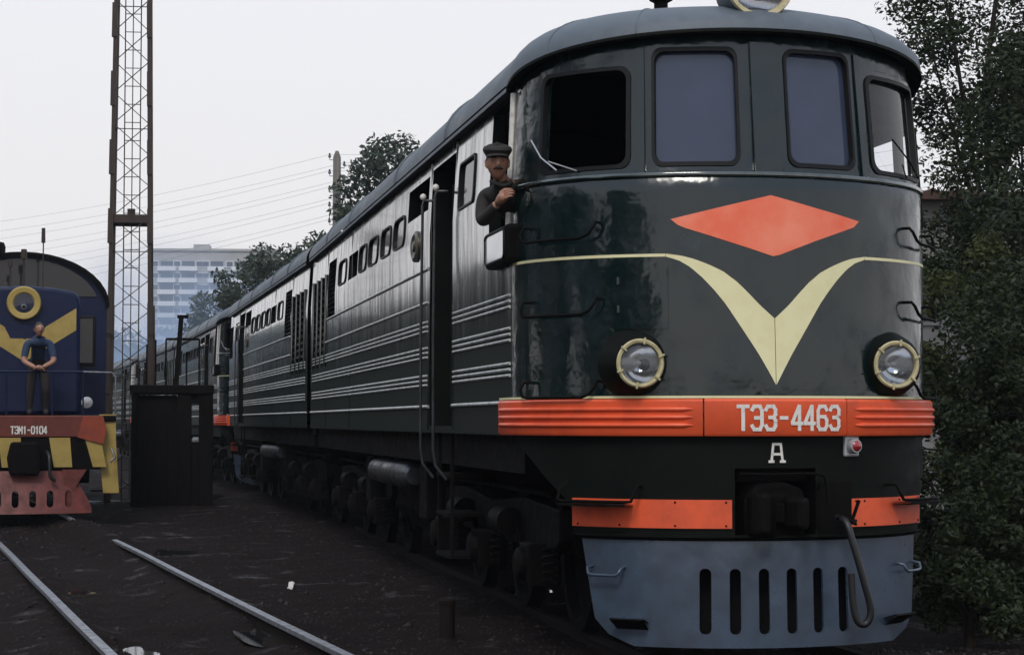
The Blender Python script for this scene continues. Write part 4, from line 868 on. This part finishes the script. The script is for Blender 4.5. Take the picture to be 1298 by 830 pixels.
body = skin_mesh(J, ED, 'man'); hb = MB(); trh = head_verts(hb, (0, -.375, 1.435), R(12)); h1 = MB(); hand(h1, (-.04, -.425, .79), (.95, -.1, -.05), (0, -.3, -1), .4); hand(h1, (.05, -.405, .80), (-.95, -.15, .0), (0, -.3, -1), .4)
def asg(c):
    if c.z > 1.325 and c.y < -.22: return 1
    if c.y < -.27 and c.z < .98: return 1
    return 0 if c.z > .93 else 2
merge('body', body, [(hb, 1), (h1, 1)], [M['shirt'], M['skin'], M['trouser']], asg, P2)
b = MB(); b.grid(lambda i, j: trh((.086 * math.sin(2 * PI * i / 24) * math.cos(j * .26), (.104 * -math.cos(2 * PI * i / 24)) * math.cos(j * .26) + .010, .0 + .128 * math.sin(j * .26))), list(range(25)), list(range(7)), lambda i, j: (i < 4 or i > 20) and j < 2.2); b.build('hair', M['hair'], P2, 60)
b = MB()
for q in (-1, 1): b.lathe([(.0005, -.007), (.011, -.003), (.012, .004)], trh((q * .029, -.082, .010)), (math.sin(R(12)), -math.cos(R(12)), 0), 10)
b.build('eyes', M['eye'], P2, 60)

# ------------------------------------------------------------------ lattice floodlight mast
TD = 43.0; tb = at(165, TD, -.15)
LM = thing('lattice_mast', 'tall brown lattice mast with inner ladder standing behind the blue shunter', 'mast', tb, -HEAD * .35)
def hwz(z): return .47 - .0105 * z
HT = 15.5
def leg(sx, sy, z): return Vector((sx * hwz(z), sy * hwz(z), z))
for sx in (-1, 1):
    for sy in (-1, 1):
        b = MB(); b.beam(leg(sx, sy, -.2), leg(sx, sy, HT), .075, .075); lg = b.build('leg', M['rust'], LM)
        for z in (.9, 2.35, 3.55, 5.6, 7.1, 8.6, 10.1, 11.6):
            if z < 4 or sy < 0: MB().beam(leg(sx, sy, z) * 1.0 + Vector((sx * .012, sy * .012, 0)), leg(sx, sy, z + (1.3 if z < 3.5 else .75)) + Vector((sx * .012, sy * .012, 0)), .115, .115).build('splice_plate', M['rust'], lg)
st = .68; n = int(HT / st)
for k in range(n):
    z0, z1 = k * st + .05, (k + 1) * st + .05
    a, c = (-1, -1), (1, -1)
    MB().beam(leg(*a, z0), leg(*c, z1), .032, .016).build('brace', M['rust'], LM); MB().beam(leg(*c, z0) + Vector((0, .03, 0)), leg(*a, z1) + Vector((0, .03, 0)), .032, .016).build('brace', M['rust'], LM)
    if k % 4 == 0:
        for a, c in (((-1, -1), (-1, 1)), ((1, -1), (1, 1)), ((-1, 1), (1, 1))): MB().beam(leg(*a, z0), leg(*c, z0), .03, .016).build('brace', M['rust'], LM)
ld = MB()
for x in (-.17, .17): ld.tube([(x, .05, 0), (x, .05, HT)], .014, 5)
ld = ld.build('ladder', M['rust'], LM)
for k in range(int(HT / .40)): MB().tube([(-.17, .05, .3 + .40 * k), (.17, .05, .3 + .40 * k)], .010, 5).build('rung', M['rust'], ld)
MB().tube([(.0, .0, 0), (.0, .0, HT)], .012, 5).build('cable', M['wire'], LM)
zp = 1.6 + (534 - 279) * TD / FPX + .15
b = MB(); b.box(-.44, .44, -.44, .44, zp - .09, zp + .09); b.build('platform', M['rust'], LM)
b = MB(); b.box(-.08, .08, -.2, .0, zp + .09, zp + .24); b.build('lamp_box', M['rust'], LM)

# ------------------------------------------------------------------ tarred timber frame beside the mast
FD = 41.0; fb = at(220, FD, -.17)
TF = thing('timber_loading_frame', 'black tarred timber frame with boarded side standing by the mast', 'frame', fb, -HEAD * .2)
k = FD / FPX
def X_(px): return (px - 220) * k
def Zh(py): return 1.6 + (534 - py) * k + .17
for x0, x1 in ((168, 176), (252, 270), (226, 243)): MB().box(X_(x0), X_(x1), -.15, .15, -.1, Zh(498)).build('post', M['wood'], TF, bevel=.015)
for x0, x1 in ((168, 176), (252, 262)): MB().box(X_(x0), X_(x1), 1.2, 1.45, -.1, Zh(498)).build('post', M['wood'], TF, bevel=.015)
xx = lin(177, 226, 7)
for a, c in zip(xx, xx[1:]): MB().box(X_(a) + .002, X_(c) - .002, -.06 + random.uniform(-.01, .01), -.01, -.05, Zh(500) + random.uniform(-.06, 0)).build('board', M['wood'], TF)
MB().box(X_(166), X_(271), -.2, 1.5, Zh(499), Zh(488)).build('deck', M['wood'], TF, bevel=.02)
for a, c in zip(xx, xx[1:]): MB().box(X_(a) - .05, X_(c) - .052, 1.25, 1.30, -.05, Zh(500)).build('board', M['wood'], TF)
MB().box(X_(243), X_(252), -.06, .0, .0, Zh(560)).build('board', M['wood'], TF)
MB().box(X_(226), X_(270), -.1, .1, Zh(512), Zh(499)).build('rail_board', M['wood'], TF)
b = MB(); b.beam((X_(223), .1, Zh(489)), (X_(229), .1, Zh(402)), .10, .10); b.beam((X_(224), .1, Zh(401)), (X_(238), .1, Zh(401)), .07, .07); b.build('crane_post', M['wood'], TF)
b = MB(); b.beam((X_(210), .3, Zh(429)), (X_(252), .3, Zh(429)), .05, .05); b.build('cross_rail', M['wood'], TF)
for px_, y1 in ((210, 429), (252, 429), (186, 436), (197, 430), (236, 445)): MB().beam((X_(px_), .3, Zh(489)), (X_(px_), .3, Zh(y1)), .035, .035).build('upright', M['wood'], TF)

# ------------------------------------------------------------------ bits on the ground
p = at(567, 15.9, 0); gz = ground_z(p.x, p.y); tb_ = thing('marker_stub', 'short dark iron stub post standing in the dirt', 'post', (p.x, p.y, gz - .05), .3)
b = MB(); b.lathe([(.066, 0), (.064, .34), (.070, .345), (.070, .375), (.058, .385), (.0005, .38)], (0, 0, 0), (0, 0, 1), 18); b.build('stub', M['railside'], tb_, 40)
b = MB(); b.lathe([(.10, 0), (.085, .06), (.066, .075)], (0, 0, 0), (0, 0, 1), 18); b.build('collar', M['railside'], tb_, 40)
def scrap(px_, py_, w, h, label, m, tilt=.5):
    d = 1.755 * FPX / (py_ - 534); p = at(px_, d, 0); z = ground_z(p.x, p.y); b = MB(); r_ = random.Random(px_)
    b.grid(lambda i, j: ((i / 4 - .5) * w + r_.uniform(-.006, .006), (j / 3 - .5) * h * math.cos(tilt), .012 + (j / 3) * h * math.sin(tilt) + r_.uniform(-.008, .012)), list(range(5)), list(range(4)))
    o = b.build('litter_scrap', m, None, 80, loc=(p.x, p.y, z)); o.rotation_euler.z = r_.uniform(-.6, .6); sm = o.modifiers.new('s', 'SOLIDIFY'); sm.thickness = .003; return tag(o, label, 'litter')
scrap(370, 748, .055, .09, 'small crumpled white paper scrap lying on bare dirt near the siding rail', M['paper'], .9)
scrap(497, 760, .12, .09, 'wad of grey rag and paper on the dirt beside the locomotive bogie', M['stone'], .6)
scrap(321, 614, .12, .22, 'bright white sheet of scrap beside the second locomotive section', M['white'], 1.1)

# ------------------------------------------------------------------ trees and bushes
def leafcloud(name, centres, n, size, spread, m, parent, seed, flat=.8):
    r = np.random.default_rng(seed); c = np.array([q[:3] for q in centres]); w = np.array([q[3] for q in centres]); idx = r.choice(len(c), n, p=w ** 2 / (w ** 2).sum())
    dv = r.normal(size=(n, 3)); dv /= np.linalg.norm(dv, axis=1)[:, None]; rad = r.random(n) ** .45
    P = c[idx] + dv * (rad * w[idx] * spread)[:, None] * np.array([1, 1, flat])
    u = r.normal(size=(n, 3)); u[:, 2] *= .7; u /= np.linalg.norm(u, axis=1)[:, None]; t = r.normal(size=(n, 3)); v = np.cross(u, t); v /= np.linalg.norm(v, axis=1)[:, None]
    s = size * r.uniform(.6, 1.4, n)[:, None]
    V = np.stack([P - u * s, P + v * s * .45, P + u * s, P - v * s * .45], 1).reshape(-1, 3)
    return npmesh(name, V, np.arange(4 * n).reshape(-1, 4), m, parent, smooth=False)
def tree(name, label, loc, h, rx, rz, nclump, nleaf, size, seed, m, base=.35, trunk=.12, cat='tree', clump=.33, group=None, lean=0):
    """trunk with limbs, crown of leaf clumps in an ellipsoid of half-width rx, half-height rz, middle at h-rz"""
    r = random.Random(seed); t = thing(name, label, cat, loc, 0, group); zc = h - rz; C = []
    for k in range(nclump):
        while True:
            x, y, z = (r.uniform(-1, 1) for _ in range(3)); q = x * x + y * y + z * z
            if .12 < q < 1: break
        C.append((x * rx + lean * (z + 1) * .5, y * rx, zc + z * rz, clump * rx * r.uniform(.55, 1.25)))
    b = MB(); top = zc + rz * .45; pts = [(r.uniform(-.03, .03) * h + lean * i / 6, r.uniform(-.03, .03) * h, -.1 + (top + .1) * i / 6) for i in range(7)]; pts[0] = (0, 0, -.2)
    b.tube(pts, [trunk * (1 - .75 * i / 6) for i in range(7)], 8)
    for c in r.sample(C, min(len(C), 14)):
        i = r.randint(2, 5); a = Vector(pts[i]); e_ = Vector(c[:3]); mid = (a + e_) / 2 + Vector((0, 0, -.05 * h)) * r.random(); b.tube([a, mid, e_], [trunk * .38, trunk * .22, trunk * .06], 6)
    b.build('trunk', M['bark'], t, 60); leafcloud('crown', C, nleaf, size, 1.0, m, t, seed + 1); return t
def bush(label, loc, rx, h, nl, size, seed, m, group=None):
    return tree('bush', label, loc, h, rx, h * .52, 26, nl, size, seed, m, trunk=.05, cat='bush', clump=.40, group=group)
# big tree and bushes on the far side of the green locomotive
def gat(px_, d): q = at(px_, d, 0); q.z = -.1; return q
tree('tree', 'tall leafy tree rising beside the green cab over the shed roof', gat(1266, 27), 8.5, 1.5, 1.75, 70, 24000, .040, 11, M['leafA'], trunk=.12, clump=.28)
tree('tree', 'dark leafy tree behind the bushes at the edge of the yard', gat(1385, 24), 7.4, 1.7, 3.2, 60, 18000, .045, 12, M['leafA'], trunk=.12, clump=.32)
tree('tree', 'slender dark tree leaning out of the hedge before the shed', gat(1312, 25), 6.2, 1.1, 1.8, 45, 16000, .038, 13, M['leafA'], trunk=.08, clump=.34)
bush('yellowish green bush leaning over the dark hedge beside the cab', gat(1258, 20.5), .85, 3.75, 16000, .034, 21, M['leafB'])
bush('dark bush pressed close to the nose of the green locomotive', gat(1228, 18.6), .66, 2.5, 12000, .032, 22, M['leafA'])
bush('broad dark bush below the tall leafy tree', gat(1300, 18.0), .9, 3.0, 15000, .033, 23, M['leafA'])
bush('low dark bush in front of the hedge by the plough', gat(1280, 16.6), .6, 1.4, 10000, .030, 24, M['leafA'])
bush('tangled bush between the shed wall and the locomotive', gat(1205, 24), .7, 3.9, 12000, .036, 25, M['leafA'])
bush('tall rounded bush at the outer end of the hedge', gat(1345, 20), 1.2, 4.3, 13000, .036, 26, M['leafA'])
bush('low spreading bush at the foot of the hedge beside the plough', gat(1228, 15.6), .42, .95, 6000, .028, 28, M['leafA'])
bush('thick dark bush filling the hedge behind the first row', gat(1265, 23), 1.2, 3.6, 15000, .036, 27, M['leafA'])
# trees behind the train
bk = 'trees beyond the train'
tree('tree', 'dark dense tree whose crown shows above the roof of the first section', gat(498, 62), 10.6, 1.75, 2.6, 50, 9000, .10, 31, M['leafHaze'], trunk=.15, clump=.34)
tree('tree', 'thin pale tree standing by the wooden pole', gat(412, 78), 9.6, 1.9, 2.6, 40, 5000, .12, 32, M['leafHaze'], trunk=.12, clump=.34)
tree('tree', 'rounded bushy tree in front of the apartment block', gat(338, 88), 9.7, 2.3, 2.9, 55, 9000, .12, 33, M['leafHaze'], trunk=.15, clump=.32)
tree('tree', 'ragged tree at the end of the apartment block', gat(283, 120), 10.2, 2.6, 4.0, 45, 6000, .15, 34, M['leafHaze'], trunk=.15, clump=.32)
tree('tree', 'pale hazy tree half hidden by the thin tree by the pole', gat(386, 96), 9.3, 1.9, 3.0, 45, 6000, .13, 35, M['leafHaze'], trunk=.14, clump=.32)
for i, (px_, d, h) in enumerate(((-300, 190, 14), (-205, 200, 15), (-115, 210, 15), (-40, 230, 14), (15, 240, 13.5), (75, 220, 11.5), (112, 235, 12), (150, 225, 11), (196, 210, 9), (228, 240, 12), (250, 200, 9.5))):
    tree('tree', 'dim smoky tree low on the horizon behind the blue shunter and mast', gat(px_, d), h, 7.5, h * .46, 40, 4500, .42, 50 + i, M['leafHaze'], trunk=.25, clump=.34, group='smoky trees along the horizon')
# the wood that closes the yard on the siding side (mirrored in the green paintwork)
for i in range(19):
    y = -26 + 5.6 * i; x = -31 - 3 * math.sin(i * 2.3)
    tree('tree', 'tall tree of the wood along the siding side of the yard', (x, y, -.1), 13.5 + 2.5 * math.sin(i * 1.7), 4.6, 6.0, 30, 2200, .42, 80 + i, M['leafA'], trunk=.25, clump=.42, group='wood along the siding side')

# ------------------------------------------------------------------ shed beyond the hedge
sp = at(1215, 31, -.1); SD = thing('shed', 'low shed with grey plaster wall and red brown roof behind the bushes', 'shed', sp, -.1)
MB().box(-2.6, 3.4, 0, 5, -.1, 5.2).build('wall', M['plaster'], SD)
b = MB(); b.prism([(-.35, 5.16), (2.5, 5.24), (5.35, 5.16), (5.35, 5.29), (2.5, 5.38), (-.35, 5.29)], lambda u, v, d: (d, u, v), -2.9, 3.7); rf_ = b.build('roof', M['brick'], SD)
for x in lin(-2.8, 3.6, 12): MB().beam((x, -.36, 5.30), (x, 2.5, 5.39), .05, .05).build('roof_batten', M['brick'], rf_)
for x in (-1.2, .9): w_ = MB().box(x, x + .9, -.04, .0, 3.2, 4.3).build('window', M['plaster'], SD, bevel=.01); MB().box(x + .08, x + .82, -.055, -.041, 3.28, 4.22).build('pane', M['darkglass'], w_)

# ------------------------------------------------------------------ apartment block
BD = 480.0; bp = at(268, BD, 0); BK = thing('apartment_block', 'pale tall apartment block with white balconies rising from the smoke', 'building', bp, -HEAD * .6)
k = BD / FPX
BX = lambda px_: (px_ - 268) * k
BZ = lambda py_: 1.6 + (534 - py_) * k
MB().box(BX(190), BX(352), 0, 14, -1, BZ(318)).build('wall', M['concrete'], BK)
MB().box(BX(189), BX(353), -.4, 14.4, BZ(318), BZ(315)).build('cornice', M['concrete'], BK)
MB().box(BX(243), BX(263), 3, 10, BZ(315), BZ(308)).build('lift_tower', M['concrete'], BK)
fl = 2.85; ztop = BZ(330)
for f in range(11):
    z = ztop - fl * f
    for px_ in (196, 224, 252, 260, 290, 318, 340):
        w_ = MB().box(BX(px_) - .9, BX(px_) + .9, -.12, .0, z - 1.6, z - .1).build('window', M['balcony'], BK); MB().box(BX(px_) - .75, BX(px_) + .75, -.16, -.121, z - 1.45, z - .25).build('pane', M['winfar'], w_)
    for px_ in (211, 238, 274, 304, 330):
        bl = MB().box(BX(px_) - 2.2, BX(px_) + 2.2, -1.3, -1.2, z - 2.6, z - 1.5).build('balcony', M['balcony'], BK); MB().box(BX(px_) - 2.2, BX(px_) + 2.2, -1.2, -.01, z - 2.62, z - 2.45).build('balcony_slab', M['concrete'], bl)
        MB().box(BX(px_) - 1.5, BX(px_) + 1.5, -.1, .0, z - 2.4, z - .2).build('balcony_door', M['winfar'], bl)

# ------------------------------------------------------------------ telegraph pole and wires
PD = 75.0; pp = at(426, PD, 0); TP = thing('telegraph_pole', 'weathered telegraph pole with insulators behind the train', 'pole', pp)
zt = 1.6 + (534 - 190) * PD / FPX
b = MB(); b.tube([(0, 0, -.3), (0, 0, zt - .25), (0, 0, zt)], [.19, .15, .06], 12); b.build('shaft', M['pole'], TP, 40)
ins = []
for i in range(5):
    for s in (-1, 1):
        z = zt - .35 - i * .62 - (.3 if s > 0 else 0)
        b = MB(); b.tube([(s * .1, 0, z), (s * .28, 0, z), (s * .28, 0, z + .12)], .015, 5); br = b.build('bracket', M['wire'], TP)
        b = MB(); b.lathe([(.03, .08), (.06, .10), (.055, .16), (.03, .18), (.045, .22), (.02, .26), (.0005, .26)], (s * .28, 0, z), (0, 0, 1), 10); b.build('insulator', M['porcelain'], br, 50); ins.append(pp + Vector((s * .28, 0, z + .2)))
def wire(a, c, sag, label, r=.0045):
    n = 22; b = MB(); b.tube([Vector(a).lerp(Vector(c), i / n) + Vector((0, 0, -4 * sag * (i / n) * (1 - i / n))) for i in range(n + 1)], r, 5); return tag(b.build('overhead_wire', M['wire'], None, 60), label, 'wire', 'wires strung from the telegraph pole')
for i, q in enumerate(ins[:9]):
    wire(q, at(-300, 120, 13 - .55 * i), 1.0, 'thin overhead wire running from the telegraph pole over the yard'); wire(q, at(1500, 60, 13.6 - .5 * i), 1.0, 'thin overhead wire running from the telegraph pole over the yard')

# ------------------------------------------------------------------ air
def volume(name, dens, col, aniso=0.0):
    m = bpy.data.materials.new(name); m.use_nodes = True; n = m.node_tree.nodes; n.remove(n['Principled BSDF'])
    v = n.new('ShaderNodeVolumePrincipled'); v.inputs['Density'].default_value = dens; v.inputs['Color'].default_value = (*col, 1); v.inputs['Anisotropy'].default_value = aniso
    m.node_tree.links.new(v.outputs[0], n['Material Output'].inputs['Volume']); return m
hz = MB().box(-910, 910, -70, 1510, -1.5, 62).build('haze', volume('thin_blue_haze', .00030, (.82, .88, 1.0)))
tag(hz, 'thin bluish smoky haze hanging over the railway yard', 'haze', kind='stuff')

# drifting locomotive smoke over the far end of the train
sm = MB(); n_ = 20
sm.lathe([(max(.001, math.sin(PI * i / 14)), -math.cos(PI * i / 14)) for i in range(15)], (0, 0, 0), (0, 0, 1), n_)
vm = volume('drifting_smoke', .02, (.58, .74, 1.0)); vt = vm.node_tree; vn = vt.nodes; vl = vt.links
tcv = vn.new('ShaderNodeTexCoord'); ln = vn.new('ShaderNodeVectorMath'); ln.operation = 'LENGTH'; vl.new(tcv.outputs['Object'], ln.inputs[0])
fa = vn.new('ShaderNodeMapRange'); fa.inputs['From Min'].default_value = 1; fa.inputs['From Max'].default_value = .1; fa.inputs['To Max'].default_value = .055; vl.new(ln.outputs['Value'], fa.inputs['Value'])
vz = vn.new('ShaderNodeTexNoise'); vz.inputs['Scale'].default_value = 2.6; vz.inputs['Detail'].default_value = 3; vl.new(tcv.outputs['Object'], vz.inputs['Vector'])
vr = vn.new('ShaderNodeMapRange'); vr.inputs['From Min'].default_value = .35; vr.inputs['From Max'].default_value = .65; vl.new(vz.outputs['Fac'], vr.inputs['Value'])
mu = vn.new('ShaderNodeMath'); mu.operation = 'MULTIPLY'; vl.new(fa.outputs[0], mu.inputs[0]); vl.new(vr.outputs[0], mu.inputs[1])
vl.new(mu.outputs[0], next(q for q in vn if q.type == 'PRINCIPLED_VOLUME').inputs['Density'])
so_ = sm.build('smoke', vm); so_.location = at(212, 170, py=458); so_.scale = (14, 75, 9); so_.rotation_euler.z = -HEAD + R(10)
tag(so_, 'blue grey smoke drifting over the far end of the train', 'smoke', kind='stuff')
